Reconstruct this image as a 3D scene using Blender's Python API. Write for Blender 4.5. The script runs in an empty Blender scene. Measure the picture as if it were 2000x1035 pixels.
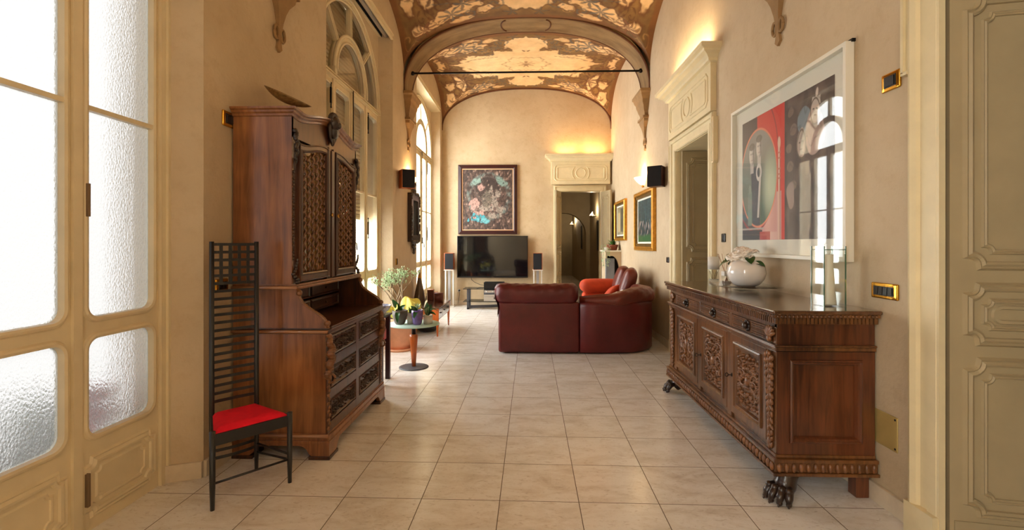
import bpy, bmesh, math, random
import numpy as np
from mathutils import Vector, Matrix
PI = math.pi
S = bpy.context.scene
COL = S.collection
random.seed(4)

# ------------------------------------------------------------------ materials
def srgb(r, g, b):
    def f(c):
        c /= 255.0
        return c/12.92 if c <= 0.04045 else ((c+0.055)/1.055)**2.4
    return (f(r), f(g), f(b), 1)

def newmat(name):
    m = bpy.data.materials.new(name); m.use_nodes = True
    nt = m.node_tree
    return m, nt, nt.nodes, nt.links, nt.nodes['Principled BSDF']

def mat(name, col, rough=0.5, metal=0.0, coat=0.0, var=0.0, vscale=8.0, bump=0.0, bscale=60.0, stretch=None, trans=0.0, ior=1.45, emit=None, spec=None, col2=None, detail=4):
    m, nt, N, L, P = newmat(name)
    P.inputs['Base Color'].default_value = col
    P.inputs['Roughness'].default_value = rough
    P.inputs['Metallic'].default_value = metal
    P.inputs['Coat Weight'].default_value = coat
    P.inputs['Transmission Weight'].default_value = trans
    P.inputs['IOR'].default_value = ior
    if spec is not None: P.inputs['Specular IOR Level'].default_value = spec
    if emit:
        P.inputs['Emission Color'].default_value = emit[0]
        P.inputs['Emission Strength'].default_value = emit[1]
    if var or bump or col2:
        tc = N.new('ShaderNodeTexCoord'); mp = N.new('ShaderNodeMapping')
        L.new(tc.outputs['Object'], mp.inputs[0])
        if stretch: mp.inputs['Scale'].default_value = stretch
        nz = N.new('ShaderNodeTexNoise'); nz.inputs['Scale'].default_value = vscale
        nz.inputs['Detail'].default_value = detail; nz.inputs['Roughness'].default_value = 0.6
        L.new(mp.outputs[0], nz.inputs['Vector'])
        if var or col2:
            rp = N.new('ShaderNodeValToRGB')
            e = rp.color_ramp.elements
            if col2:
                e[0].color = col2; e[1].color = col
            else:
                e[0].color = tuple(c*(1-var) for c in col[:3])+(1,); e[1].color = tuple(min(1, c*(1+var)) for c in col[:3])+(1,)
            e[0].position = 0.32; e[1].position = 0.68
            L.new(nz.outputs['Fac'], rp.inputs[0]); L.new(rp.outputs[0], P.inputs['Base Color'])
        if bump:
            n2 = N.new('ShaderNodeTexNoise'); n2.inputs['Scale'].default_value = bscale; n2.inputs['Detail'].default_value = 3
            L.new(mp.outputs[0], n2.inputs['Vector'])
            bp = N.new('ShaderNodeBump'); bp.inputs['Strength'].default_value = bump; bp.inputs['Distance'].default_value = 0.01
            L.new(n2.outputs['Fac'], bp.inputs['Height']); L.new(bp.outputs[0], P.inputs['Normal'])
    return m

def wood(name, dark, light, rough=0.3, grain=(14, 14, 1.0), coat=0.25, scale=3.0):
    m, nt, N, L, P = newmat(name)
    tc = N.new('ShaderNodeTexCoord'); mp = N.new('ShaderNodeMapping'); mp.inputs['Scale'].default_value = grain
    L.new(tc.outputs['Object'], mp.inputs[0])
    nz = N.new('ShaderNodeTexNoise'); nz.inputs['Scale'].default_value = scale; nz.inputs['Detail'].default_value = 7; nz.inputs['Distortion'].default_value = 0.7; nz.inputs['Roughness'].default_value = 0.62
    L.new(mp.outputs[0], nz.inputs['Vector'])
    big = N.new('ShaderNodeTexNoise'); big.inputs['Scale'].default_value = 2.6; big.inputs['Detail'].default_value = 2
    L.new(tc.outputs['Object'], big.inputs['Vector'])
    mx = N.new('ShaderNodeMath'); mx.operation = 'ADD'
    ml = N.new('ShaderNodeMath'); ml.operation = 'MULTIPLY'; ml.inputs[1].default_value = 0.55
    m2 = N.new('ShaderNodeMath'); m2.operation = 'MULTIPLY'; m2.inputs[1].default_value = 0.5
    L.new(nz.outputs['Fac'], ml.inputs[0]); L.new(big.outputs['Fac'], m2.inputs[0])
    L.new(ml.outputs[0], mx.inputs[0]); L.new(m2.outputs[0], mx.inputs[1])
    rp = N.new('ShaderNodeValToRGB'); e = rp.color_ramp.elements
    e[0].position = 0.38; e[1].position = 0.66; e[0].color = dark; e[1].color = light
    L.new(mx.outputs[0], rp.inputs[0]); L.new(rp.outputs[0], P.inputs['Base Color'])
    P.inputs['Roughness'].default_value = rough; P.inputs['Coat Weight'].default_value = coat; P.inputs['Coat Roughness'].default_value = 0.15
    bp = N.new('ShaderNodeBump'); bp.inputs['Strength'].default_value = 0.08; bp.inputs['Distance'].default_value = 0.005
    L.new(nz.outputs['Fac'], bp.inputs['Height']); L.new(bp.outputs[0], P.inputs['Normal'])
    return m

def plaster(name, c1, c2, c3, rough=0.7):
    m, nt, N, L, P = newmat(name)
    tc = N.new('ShaderNodeTexCoord')
    a = N.new('ShaderNodeTexNoise'); a.inputs['Scale'].default_value = 1.3; a.inputs['Detail'].default_value = 8; a.inputs['Roughness'].default_value = 0.62
    b = N.new('ShaderNodeTexNoise'); b.inputs['Scale'].default_value = 9; b.inputs['Detail'].default_value = 6; b.inputs['Roughness'].default_value = 0.7
    L.new(tc.outputs['Object'], a.inputs['Vector']); L.new(tc.outputs['Object'], b.inputs['Vector'])
    r1 = N.new('ShaderNodeValToRGB'); e = r1.color_ramp.elements; e[0].position = 0.35; e[1].position = 0.65; e[0].color = c1; e[1].color = c2
    L.new(a.outputs['Fac'], r1.inputs[0])
    mx = N.new('ShaderNodeMix'); mx.data_type = 'RGBA'
    r2 = N.new('ShaderNodeMapRange'); r2.inputs[1].default_value = 0.5; r2.inputs[2].default_value = 0.8; r2.inputs[4].default_value = 0.55
    L.new(b.outputs['Fac'], r2.inputs[0]); L.new(r2.outputs[0], mx.inputs[0])
    L.new(r1.outputs[0], mx.inputs[6]); mx.inputs[7].default_value = c3
    L.new(mx.outputs[2], P.inputs['Base Color'])
    P.inputs['Roughness'].default_value = rough
    n3 = N.new('ShaderNodeTexNoise'); n3.inputs['Scale'].default_value = 45; n3.inputs['Detail'].default_value = 5
    L.new(tc.outputs['Object'], n3.inputs['Vector'])
    bp = N.new('ShaderNodeBump'); bp.inputs['Strength'].default_value = 0.22; bp.inputs['Distance'].default_value = 0.01
    L.new(n3.outputs['Fac'], bp.inputs['Height']); L.new(bp.outputs[0], P.inputs['Normal'])
    return m

def vcol_mat(name, rough=0.6, noise=0.0, coat=0.0, bumpy=0.0):
    m, nt, N, L, P = newmat(name)
    at = N.new('ShaderNodeAttribute'); at.attribute_name = 'paint'
    src = at.outputs['Color']
    if noise:
        tc = N.new('ShaderNodeTexCoord'); nz = N.new('ShaderNodeTexNoise'); nz.inputs['Scale'].default_value = 5; nz.inputs['Detail'].default_value = 9; nz.inputs['Roughness'].default_value = 0.7
        L.new(tc.outputs['Object'], nz.inputs['Vector'])
        mr = N.new('ShaderNodeMapRange'); mr.inputs[1].default_value = 0.3; mr.inputs[2].default_value = 0.7
        mr.inputs[3].default_value = 1-noise; mr.inputs[4].default_value = 1+noise
        L.new(nz.outputs['Fac'], mr.inputs[0])
        mu = N.new('ShaderNodeVectorMath'); mu.operation = 'SCALE'
        L.new(src, mu.inputs[0]); L.new(mr.outputs[0], mu.inputs['Scale']); src = mu.outputs[0]
    L.new(src, P.inputs['Base Color'])
    P.inputs['Roughness'].default_value = rough; P.inputs['Coat Weight'].default_value = coat; P.inputs['Coat Roughness'].default_value = 0.02
    return m

M = {}
M['wall'] = plaster('wall_plaster', srgb(190, 169, 137), srgb(203, 184, 153), srgb(176, 150, 114))
M['wall_end'] = plaster('end_wall_plaster', srgb(188, 165, 130), srgb(202, 181, 147), srgb(170, 141, 104))
M['paint'] = mat('door_cream_paint', srgb(220, 205, 165), 0.42, var=0.06, vscale=5, bump=0.05, bscale=30)
M['leafpaint_shaded'] = mat('door_leaf_paint', srgb(168, 152, 118), 0.42, var=0.05, vscale=5, bump=0.05, bscale=40)  # leaves' shade put into the colour, darker than the casing cream
M['winpaint'] = mat('window_cream_paint', srgb(222, 207, 172), 0.4, var=0.06, vscale=4, bump=0.06, bscale=25)
M['stone'] = mat('bracket_stone', srgb(150, 118, 78), 0.75, var=0.12, vscale=9, bump=0.15)
M['rib'] = mat('rib_painted_plaster', srgb(146, 118, 78), 0.75, col2=srgb(108, 82, 50), vscale=2.2, stretch=(1, 3, 1), bump=0.1, detail=9)
M['rib_dark'] = mat('rib_dark_line', srgb(92, 52, 22), 0.7, var=0.2, vscale=5)
M['base'] = mat('baseboard_stone', srgb(205, 190, 165), 0.4, var=0.12, vscale=7)
M['oldmetal'] = mat('painted_brown_metal', srgb(120, 98, 74), 0.5)
M['highlight_wood'] = mat('polished_highlight_bead', srgb(150, 104, 74), 0.14, coat=1.0)  # lighter tone puts the window glint on the side mouldings into the colour
M['iron'] = mat('iron', srgb(30, 26, 24), 0.5, metal=0.6)
M['walnut'] = wood('walnut_dark', srgb(38, 20, 11), srgb(92, 52, 27))
M['walnut2'] = wood('walnut_sideboard', srgb(58, 32, 16), srgb(128, 84, 46))
M['walnut2e'] = wood('walnut_sideboard_end', srgb(52, 26, 14), srgb(112, 62, 34))
M['walnut_side'] = wood('walnut_red_side', srgb(96, 54, 28), srgb(158, 104, 62), grain=(9, 9, 0.7), rough=0.28, coat=0.4)
M['carve'] = mat('carved_walnut', srgb(58, 36, 22), 0.33, coat=0.3, var=0.35, vscale=30)
M['carve2'] = mat('carved_walnut_light', srgb(118, 76, 44), 0.33, coat=0.3, var=0.35, vscale=26)
M['paw'] = mat('dark_paw_wood', srgb(46, 30, 22), 0.3, coat=0.4, var=0.3, vscale=18)
M['top'] = wood('polished_top', srgb(66, 40, 24), srgb(104, 68, 42), rough=0.14, grain=(14, 1, 14), coat=0.9)
M['black'] = mat('black_lacquer', srgb(34, 33, 33), 0.38, coat=0.1)
M['blackp'] = mat('black_plastic', srgb(16, 15, 15), 0.35)
M['grille'] = mat('speaker_cloth', srgb(24, 24, 28), 0.9, bump=0.2, bscale=400)
M['redseat'] = mat('red_velvet', srgb(232, 14, 42), 0.9, var=0.14, vscale=9)
M['leather'] = mat('burgundy_leather', srgb(88, 22, 22), 0.42, var=0.2, vscale=5, bump=0.22, bscale=14, coat=0.05)
M['leather_hi'] = mat('chestnut_leather', srgb(104, 40, 28), 0.4, var=0.2, vscale=5, bump=0.25, bscale=12, coat=0.05)
M['orange'] = mat('orange_red_fabric', srgb(188, 62, 20), 0.75, var=0.18, vscale=7, bump=0.2, bscale=12)
M['brass'] = mat('polished_brass', srgb(214, 160, 60), 0.16, metal=1.0)
M['brass_d'] = mat('brushed_brass', srgb(214, 190, 120), 0.45, metal=0.55, var=0.05)
M['gold'] = mat('gilt_frame', srgb(196, 138, 48), 0.35, metal=0.55, var=0.25, vscale=20)
M['goldd'] = mat('dark_gilt', srgb(110, 84, 40), 0.4, metal=0.5, var=0.25, vscale=20)
M['white'] = mat('white_frame_paint', srgb(226, 222, 206), 0.35)
M['mat_w'] = mat('white_mount', srgb(222, 221, 208), 0.8)
M['ceramic'] = mat('white_ceramic', srgb(240, 236, 230), 0.12, coat=0.6)
M['ribvase'] = mat('ribbed_white_ceramic', srgb(236, 228, 208), 0.4)
M['terra'] = mat('terracotta', srgb(222, 160, 124), 0.75, var=0.1, vscale=6)
M['leaf'] = mat('dark_green_leaf', srgb(30, 76, 30), 0.3, var=0.25, vscale=20, coat=0.2)
M['leaf2'] = mat('mid_green_leaf', srgb(84, 120, 54), 0.4, var=0.25, vscale=20)
M['jade'] = mat('pale_jade_leaf', srgb(170, 196, 150), 0.35, var=0.2, vscale=30)
M['bark'] = mat('grey_bark', srgb(140, 120, 94), 0.8, var=0.3, vscale=20)
M['soil'] = mat('soil', srgb(50, 36, 24), 0.95, bump=0.4)
M['yellow'] = mat('yellow_tissue_paper', srgb(244, 228, 112), 0.7, var=0.15, vscale=20)
M['purple'] = mat('purple_glazed_pot', srgb(110, 86, 150), 0.2, var=0.3, vscale=12, coat=0.5)
M['darkpot'] = mat('dark_taupe_pot', srgb(92, 80, 72), 0.5)
M['whitepot'] = mat('white_pot', srgb(220, 216, 206), 0.5, bump=0.1, bscale=90)
M['cherry'] = wood('orange_cherry', srgb(150, 66, 20), srgb(200, 104, 42), grain=(10, 10, 1), rough=0.3)
M['mahog'] = mat('dark_mahogany', srgb(52, 18, 16), 0.35, var=0.2)
M['redlac'] = mat('red_lacquer', srgb(176, 36, 28), 0.35)
M['slate'] = mat('dark_grey_metal', srgb(78, 78, 84), 0.5, metal=0.3)
M['chrome'] = mat('chrome', srgb(200, 200, 200), 0.15, metal=1.0)
M['screen'] = mat('tv_screen', srgb(8, 10, 13), 0.08, coat=0.5)
M['silver'] = mat('silver_audio', srgb(186, 180, 170), 0.35, metal=0.4)
M['whitestand'] = mat('white_stand', srgb(214, 208, 198), 0.5)
M['greystand'] = mat('grey_stand_post', srgb(140, 136, 134), 0.5)
M['brownbox'] = mat('brown_leather_box', srgb(96, 46, 32), 0.5, var=0.1)
M['vasebr'] = mat('brown_glazed_vase', srgb(112, 88, 64), 0.35, col2=srgb(62, 48, 36), vscale=3, stretch=(1, 1, 0.3), coat=0.4)
M['bowlwood'] = mat('woven_bowl', srgb(168, 134, 84), 0.45, col2=srgb(104, 80, 46), vscale=30, stretch=(1, 1, 4))
M['rose'] = mat('white_rose_petal', srgb(250, 244, 234), 0.7)
M['reed'] = mat('reed_stick', srgb(150, 96, 60), 0.7)
M['shutter'] = mat('shutter_slats', srgb(176, 156, 122), 0.6)
M['gstone'] = mat('grey_stone', srgb(112, 116, 122), 0.6, var=0.1)
M['outside'] = mat('outside_render', srgb(226, 212, 186), 0.8)
M['outfloor'] = mat('outside_paving', srgb(170, 166, 160), 0.8, var=0.1)
M['fireblack'] = mat('firebox_black', srgb(20, 18, 16), 0.9)  # flat near-black for the firebox
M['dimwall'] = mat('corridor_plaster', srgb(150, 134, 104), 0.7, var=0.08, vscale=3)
M['copper'] = mat('copper_leather_pot', srgb(122, 60, 38), 0.5)
M['blueporc'] = mat('blue_white_porcelain', srgb(226, 228, 236), 0.2, col2=srgb(60, 80, 150), vscale=18, coat=0.5)
M['tube'] = mat('roller_tube', srgb(190, 182, 170), 0.5)
M['box_in'] = mat('dark_recess', srgb(14, 11, 9), 0.9)
M['bulb'] = mat('glowing_bulb', srgb(255, 230, 190), 0.5, emit=(srgb(255, 190, 110), 30))
M['shade'] = mat('alabaster_shade', srgb(250, 240, 220), 0.4, emit=(srgb(255, 214, 150), 1.6))

def glass_clear(name, tint=(1, 1, 1, 1), gl=0.12, rough=0.02, op=0.0, opcol=(.8, .9, .85, 1)):
    m, nt, N, L, P = newmat(name); N.remove(P)
    out = N['Material Output']
    tr = N.new('ShaderNodeBsdfTransparent'); tr.inputs[0].default_value = tint
    g = N.new('ShaderNodeBsdfGlossy'); g.inputs['Roughness'].default_value = rough
    lw = N.new('ShaderNodeLayerWeight'); lw.inputs[0].default_value = 0.5
    pw = N.new('ShaderNodeMath'); pw.operation = 'POWER'; pw.inputs[1].default_value = 5; L.new(lw.outputs['Facing'], pw.inputs[0])
    fr = N.new('ShaderNodeMath'); fr.operation = 'MULTIPLY_ADD'; fr.inputs[1].default_value = 1-gl*.35; fr.inputs[2].default_value = gl*.35; L.new(pw.outputs[0], fr.inputs[0])
    mx = N.new('ShaderNodeMixShader'); L.new(fr.outputs[0], mx.inputs[0]); L.new(tr.outputs[0], mx.inputs[1]); L.new(g.outputs[0], mx.inputs[2])
    last = mx
    if op:
        d = N.new('ShaderNodeBsdfDiffuse'); d.inputs[0].default_value = opcol
        m2 = N.new('ShaderNodeMixShader'); m2.inputs[0].default_value = op
        L.new(mx.outputs[0], m2.inputs[1]); L.new(d.outputs[0], m2.inputs[2]); last = m2
    L.new(last.outputs[0], out.inputs[0])
    return m
M['glass'] = glass_clear('clear_window_glass', (0.93, 0.95, 0.93, 1))
M['glass_pic'] = glass_clear('picture_glass', (0.97, 0.97, 0.97, 1))
M['glass_obj'] = glass_clear('clear_object_glass', (0.97, 0.985, 0.975, 1))
M['glass_edge'] = mat('green_glass_edge', srgb(70, 104, 82), 0.1, coat=0.5)
M['glass_green'] = glass_clear('frosted_green_glass', (0.8, 0.95, 0.9, 1), op=0.75, opcol=srgb(196, 222, 212))
M['glass_dark'] = glass_clear('smoked_glass', (0.25, 0.27, 0.27, 1), op=0.35, opcol=srgb(50, 54, 54))
M['glass_amber'] = mat('amber_cathedral_glass', srgb(120, 84, 36), 0.15, coat=0.6, var=0.5, vscale=12)

def glass_textured():
    m, nt, N, L, P = newmat('textured_cathedral_glass'); N.remove(P)
    out = N['Material Output']
    tc = N.new('ShaderNodeTexCoord'); mp = N.new('ShaderNodeMapping'); mp.inputs['Scale'].default_value = (1, 1.6, 1.0); mp.inputs['Rotation'].default_value = (0.5, 0, 0)
    L.new(tc.outputs['Object'], mp.inputs[0])
    v = N.new('ShaderNodeTexVoronoi'); v.feature = 'SMOOTH_F1'; v.inputs['Scale'].default_value = 62; v.inputs['Smoothness'].default_value = 0.4
    n = N.new('ShaderNodeTexNoise'); n.inputs['Scale'].default_value = 70; n.inputs['Detail'].default_value = 2; n.inputs['Distortion'].default_value = 1.5
    L.new(mp.outputs[0], v.inputs['Vector']); L.new(mp.outputs[0], n.inputs['Vector'])
    ad = N.new('ShaderNodeMath'); ad.operation = 'ADD'; L.new(v.outputs['Distance'], ad.inputs[0]); L.new(n.outputs['Fac'], ad.inputs[1])
    bp = N.new('ShaderNodeBump'); bp.inputs['Strength'].default_value = 0.55; bp.inputs['Distance'].default_value = 0.010
    L.new(ad.outputs[0], bp.inputs['Height'])
    rf = N.new('ShaderNodeBsdfRefraction'); rf.inputs['Color'].default_value = (0.06, 0.06, 0.059, 1); rf.inputs['Roughness'].default_value = 0.13; rf.inputs['IOR'].default_value = 1.35
    tl = N.new('ShaderNodeBsdfTranslucent'); tl.inputs['Color'].default_value = (0.085, 0.084, 0.08, 1)
    gl = N.new('ShaderNodeBsdfGlossy'); gl.inputs['Roughness'].default_value = 0.15
    for s_ in (rf, tl, gl): L.new(bp.outputs[0], s_.inputs['Normal'])
    a = N.new('ShaderNodeMixShader'); a.inputs[0].default_value = 0.30; L.new(rf.outputs[0], a.inputs[1]); L.new(tl.outputs[0], a.inputs[2])
    b = N.new('ShaderNodeMixShader'); b.inputs[0].default_value = 0.07; L.new(a.outputs[0], b.inputs[1]); L.new(gl.outputs[0], b.inputs[2])
    L.new(b.outputs[0], out.inputs[0])
    return m
M['glass_tex'] = glass_textured()

def tile_mat():
    m, nt, N, L, P = newmat('floor_tiles')
    tc = N.new('ShaderNodeTexCoord'); mp = N.new('ShaderNodeMapping'); mp.vector_type = 'TEXTURE'
    mp.inputs['Location'].default_value = (-0.1489, 2.5585, 0); mp.inputs['Rotation'].default_value = (0, 0, -0.00788)
    mp.inputs['Scale'].default_value = (0.42937, 0.42937, 0.42937)
    L.new(tc.outputs['Object'], mp.inputs[0])
    br = N.new('ShaderNodeTexBrick'); br.offset = 0; br.squash = 1
    br.inputs['Scale'].default_value = 1; br.inputs['Brick Width'].default_value = 1; br.inputs['Row Height'].default_value = 1
    br.inputs['Mortar Size'].default_value = 0.006; br.inputs['Mortar Smooth'].default_value = 0.3
    br.inputs['Color1'].default_value = (0.0, 0.0, 0.0, 1); br.inputs['Color2'].default_value = (1, 1, 1, 1); br.inputs['Mortar'].default_value = (0.5, 0.5, 0.5, 1)
    L.new(mp.outputs[0], br.inputs['Vector'])
    n1 = N.new('ShaderNodeTexNoise'); n1.inputs['Scale'].default_value = 3.2; n1.inputs['Detail'].default_value = 10; n1.inputs['Roughness'].default_value = 0.7; n1.inputs['Distortion'].default_value = 0.5
    mp2 = N.new('ShaderNodeMapping'); mp2.inputs['Scale'].default_value = (1.0, 2.2, 1)
    L.new(tc.outputs['Object'], mp2.inputs[0]); 
    # shift the marbling per tile
    ad = N.new('ShaderNodeVectorMath'); ad.operation = 'MULTIPLY_ADD'; ad.inputs[1].default_value = (3, 3, 3)
    L.new(br.outputs['Color'], ad.inputs[0]); L.new(mp2.outputs[0], ad.inputs[2]); L.new(ad.outputs[0], n1.inputs['Vector'])
    rp = N.new('ShaderNodeValToRGB'); e = rp.color_ramp.elements
    e[0].position = 0.30; e[0].color = srgb(206, 197, 186); e[1].position = 0.56; e[1].color = srgb(236, 234, 230)
    x = rp.color_ramp.elements.new(0.43); x.color = srgb(224, 219, 211)
    L.new(n1.outputs['Fac'], rp.inputs[0])
    n4 = N.new('ShaderNodeTexNoise'); n4.inputs['Scale'].default_value = 22; n4.inputs['Detail'].default_value = 6; n4.inputs['Roughness'].default_value = 0.75; n4.inputs['Distortion'].default_value = 1.0
    L.new(ad.outputs[0], n4.inputs['Vector'])
    r4 = N.new('ShaderNodeMapRange'); r4.inputs[1].default_value = 0.54; r4.inputs[2].default_value = 0.70; r4.inputs[4].default_value = 0.6
    L.new(n4.outputs['Fac'], r4.inputs[0])
    m4 = N.new('ShaderNodeMix'); m4.data_type = 'RGBA'; L.new(r4.outputs[0], m4.inputs[0]); L.new(rp.outputs[0], m4.inputs[6]); m4.inputs[7].default_value = srgb(172, 156, 140)
    mx = N.new('ShaderNodeMix'); mx.data_type = 'RGBA'
    L.new(br.outputs['Fac'], mx.inputs[0]); L.new(m4.outputs[2], mx.inputs[6]); mx.inputs[7].default_value = srgb(96, 82, 66)
    L.new(mx.outputs[2], P.inputs['Base Color'])
    P.inputs['Roughness'].default_value = 0.24
    rr = N.new('ShaderNodeMapRange'); rr.inputs[3].default_value = 0.2; rr.inputs[4].default_value = 0.8
    L.new(br.outputs['Fac'], rr.inputs[0]); L.new(rr.outputs[0], P.inputs['Roughness'])
    iv = N.new('ShaderNodeMath'); iv.operation = 'SUBTRACT'; iv.inputs[0].default_value = 1; L.new(br.outputs['Fac'], iv.inputs[1])
    bp = N.new('ShaderNodeBump'); bp.inputs['Strength'].default_value = 0.35; bp.inputs['Distance'].default_value = 0.003
    L.new(iv.outputs[0], bp.inputs['Height']); L.new(bp.outputs[0], P.inputs['Normal'])
    return m
M['tile'] = tile_mat()

# ------------------------------------------------------------------ mesh helpers
class MB:
    def __init__(s): s.v = []; s.f = []; s.sm = []; s.c = []
    def add(s, vs, fs, smooth=False):
        o = len(s.v); s.v += [tuple(x) for x in vs]
        for f in fs: s.f.append(tuple(i+o for i in f)); s.sm.append(smooth)
        return s
    def box(s, x0, x1, y0, y1, z0, z1, Mx=None):
        v = [Vector((x, y, z)) for x in (x0, x1) for y in (y0, y1) for z in (z0, z1)]
        if Mx is not None: v = [Mx @ p for p in v]
        return s.add(v, [(0, 1, 3, 2), (4, 6, 7, 5), (0, 4, 5, 1), (2, 3, 7, 6), (0, 2, 6, 4), (1, 5, 7, 3)])
    def rbox(s, x0, x1, y0, y1, z0, z1, r=0.02, n=3, Mx=None, puff=0.0):
        # box with rounded edges and corners (a cushion when puff > 0)
        cx, cy, cz = (x0+x1)/2, (y0+y1)/2, (z0+z1)/2
        hx, hy, hz = (x1-x0)/2, (y1-y0)/2, (z1-z0)/2
        r = min(r, hx, hy, hz)
        def ax(h):
            k = [-h + r*(1-math.cos(PI/2*i/n)) for i in range(n+1)]
            mid = [-(h-r)+2*(h-r)*j/6 for j in range(1, 6)]
            return k+mid+[-q for q in reversed(k)]
        A = [ax(hx), ax(hy), ax(hz)]; H = (hx, hy, hz)
        def proj(p):
            q = [max(-(H[i]-r), min(H[i]-r, p[i])) for i in range(3)]
            d = [p[i]-q[i] for i in range(3)]
            l = math.sqrt(sum(t*t for t in d)) or 1
            o = [q[i]+d[i]/l*r for i in range(3)]
            if puff:
                fx = [1-(o[i]/H[i])**2 for i in range(3)]
                m = [max(0, fx[1]*fx[2]), max(0, fx[0]*fx[2]), max(0, fx[0]*fx[1])]
                o = [o[i]+puff*m[i]*(o[i]/H[i]) for i in range(3)]
            return Vector((o[0]+cx, o[1]+cy, o[2]+cz))
        for a in range(3):
            b, c = (a+1) % 3, (a+2) % 3
            for sg in (-1, 1):
                vs = []; fs = []
                for i, p in enumerate(A[b]):
                    for j, q in enumerate(A[c]):
                        P = [0, 0, 0]; P[a] = sg*H[a]; P[b] = p; P[c] = q
                        w = proj(P); vs.append(Mx @ w if Mx is not None else w)
                nb, nc = len(A[b]), len(A[c])
                for i in range(nb-1):
                    for j in range(nc-1):
                        f = (i*nc+j, (i+1)*nc+j, (i+1)*nc+j+1, i*nc+j+1)
                        fs.append(f if sg > 0 else f[::-1])
                s.add(vs, fs, True)
        return s
    def prism(s, pts, d, smooth=False):
        # pts: 3d outline, d: extrusion vector
        n = len(pts); d = Vector(d); v = [Vector(p) for p in pts]; v += [p+d for p in v]
        return s.add(v, [tuple(range(n))[::-1], tuple(range(n, 2*n))]+[(i, (i+1) % n, n+(i+1) % n, n+i) for i in range(n)], smooth)
    def lathe(s, prof, c=(0, 0, 0), n=24, axis='z', sx=1, sy=1, Mx=None):
        vs = []; fs = []; k = len(prof)
        for i in range(n):
            a = 2*PI*i/n
            for r, z in prof:
                p = Vector((r*math.cos(a)*sx, r*math.sin(a)*sy, z))
                if Mx is not None: p = Mx @ p
                vs.append(p+Vector(c))
        for i in range(n):
            for j in range(k-1):
                fs.append((i*k+j, ((i+1) % n)*k+j, ((i+1) % n)*k+j+1, i*k+j+1))
        return s.add(vs, fs, True)
    def ball(s, c, rx, ry=None, rz=None, n=8, m=6, Mx=None):
        ry = rx if ry is None else ry; rz = rx if rz is None else rz
        pr = [(math.sin(PI*j/m), -math.cos(PI*j/m)) for j in range(m+1)]
        vs = []; fs = []
        for i in range(n):
            a = 2*PI*i/n
            for r, z in pr:
                p = Vector((rx*r*math.cos(a), ry*r*math.sin(a), rz*z))
                if Mx is not None: p = Mx @ p
                vs.append(p+Vector(c))
        k = m+1
        for i in range(n):
            for j in range(m): fs.append((i*k+j, ((i+1) % n)*k+j, ((i+1) % n)*k+j+1, i*k+j+1))
        return s.add(vs, fs, True)
    def tube(s, pts, r, n=8, cap=True):
        P = [Vector(p) for p in pts]; R = r if isinstance(r, (list, tuple)) else [r]*len(P)
        vs = []; fs = []; up = None
        for i, p in enumerate(P):
            t = (P[min(i+1, len(P)-1)]-P[max(i-1, 0)])
            t = t.normalized() if t.length > 1e-9 else Vector((0, 0, 1))
            if up is None: up = Vector((0, 0, 1)) if abs(t.z) < 0.9 else Vector((1, 0, 0))
            a = t.cross(up)
            if a.length < 1e-5: a = t.cross(Vector((0, 1, 0.01)))
            a.normalize(); b = a.cross(t).normalized(); up = b
            for k in range(n):
                an = 2*PI*k/n; vs.append(p+a*math.cos(an)*R[i]+b*math.sin(an)*R[i])
        for i in range(len(P)-1):
            for k in range(n): fs.append((i*n+k, i*n+(k+1) % n, (i+1)*n+(k+1) % n, (i+1)*n+k))
        if cap: fs.append(tuple(range(n))[::-1]); fs.append(tuple((len(P)-1)*n+k for k in range(n)))
        return s.add(vs, fs, n > 4)
    def sweep(s, pts, prof, nrm, closed=False, smooth=False, capends=True):
        # moulding: profile (lateral, height) swept on a flat path whose plane normal is nrm, corners mitred
        P = [Vector(p) for p in pts]; nrm = Vector(nrm).normalized(); n = len(P); k = len(prof)
        vs = []
        for i, p in enumerate(P):
            if closed: a, b = P[i-1], P[(i+1) % n]
            else: a, b = P[max(i-1, 0)], P[min(i+1, n-1)]
            t1 = (p-a); t2 = (b-p)
            if t1.length < 1e-7: t1 = t2
            if t2.length < 1e-7: t2 = t1
            l1 = nrm.cross(t1.normalized()); l2 = nrm.cross(t2.normalized())
            m = (l1+l2)/max(0.35, 1+l1.dot(l2))
            for u, h in prof: vs.append(p+m*u+nrm*h)
        fs = []
        for i in range(n if closed else n-1):
            j = (i+1) % n
            for q in range(k-1): fs.append((i*k+q, j*k+q, j*k+q+1, i*k+q+1))
        if not closed and capends:
            fs.append(tuple(range(k))); fs.append(tuple((n-1)*k+q for q in range(k))[::-1])
        return s.add(vs, fs, smooth)
    def plate_hole(s, outer, inner, d):
        # flat plate between two outlines of equal length, thickness vector d
        n = len(outer); d = Vector(d)
        o = [Vector(p) for p in outer]; i_ = [Vector(p) for p in inner]
        v = o+i_+[p+d for p in o]+[p+d for p in i_]
        fs = []
        for a in range(n):
            b = (a+1) % n
            fs += [(a, b, n+b, n+a), (2*n+b, 2*n+a, 3*n+a, 3*n+b), (a+n, b+n, 3*n+b, 3*n+a), (b, a, 2*n+a, 2*n+b)]
        return s.add(v, fs)
    def grid(s, fn, nu, nv, smooth=True):
        vs = [fn(i/(nu-1), j/(nv-1)) for i in range(nu) for j in range(nv)]
        fs = [(i*nv+j, (i+1)*nv+j, (i+1)*nv+j+1, i*nv+j+1) for i in range(nu-1) for j in range(nv-1)]
        return s.add(vs, fs, smooth)
    def xform(s, Mx):
        s.v = [tuple(Mx @ Vector(p)) for p in s.v]; return s
    def merge(s, o, Mx=None):
        vs = o.v if Mx is None else [tuple(Mx @ Vector(p)) for p in o.v]
        k = len(s.v); s.v += vs; s.f += [tuple(i+k for i in f) for f in o.f]; s.sm += o.sm; return s
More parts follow.
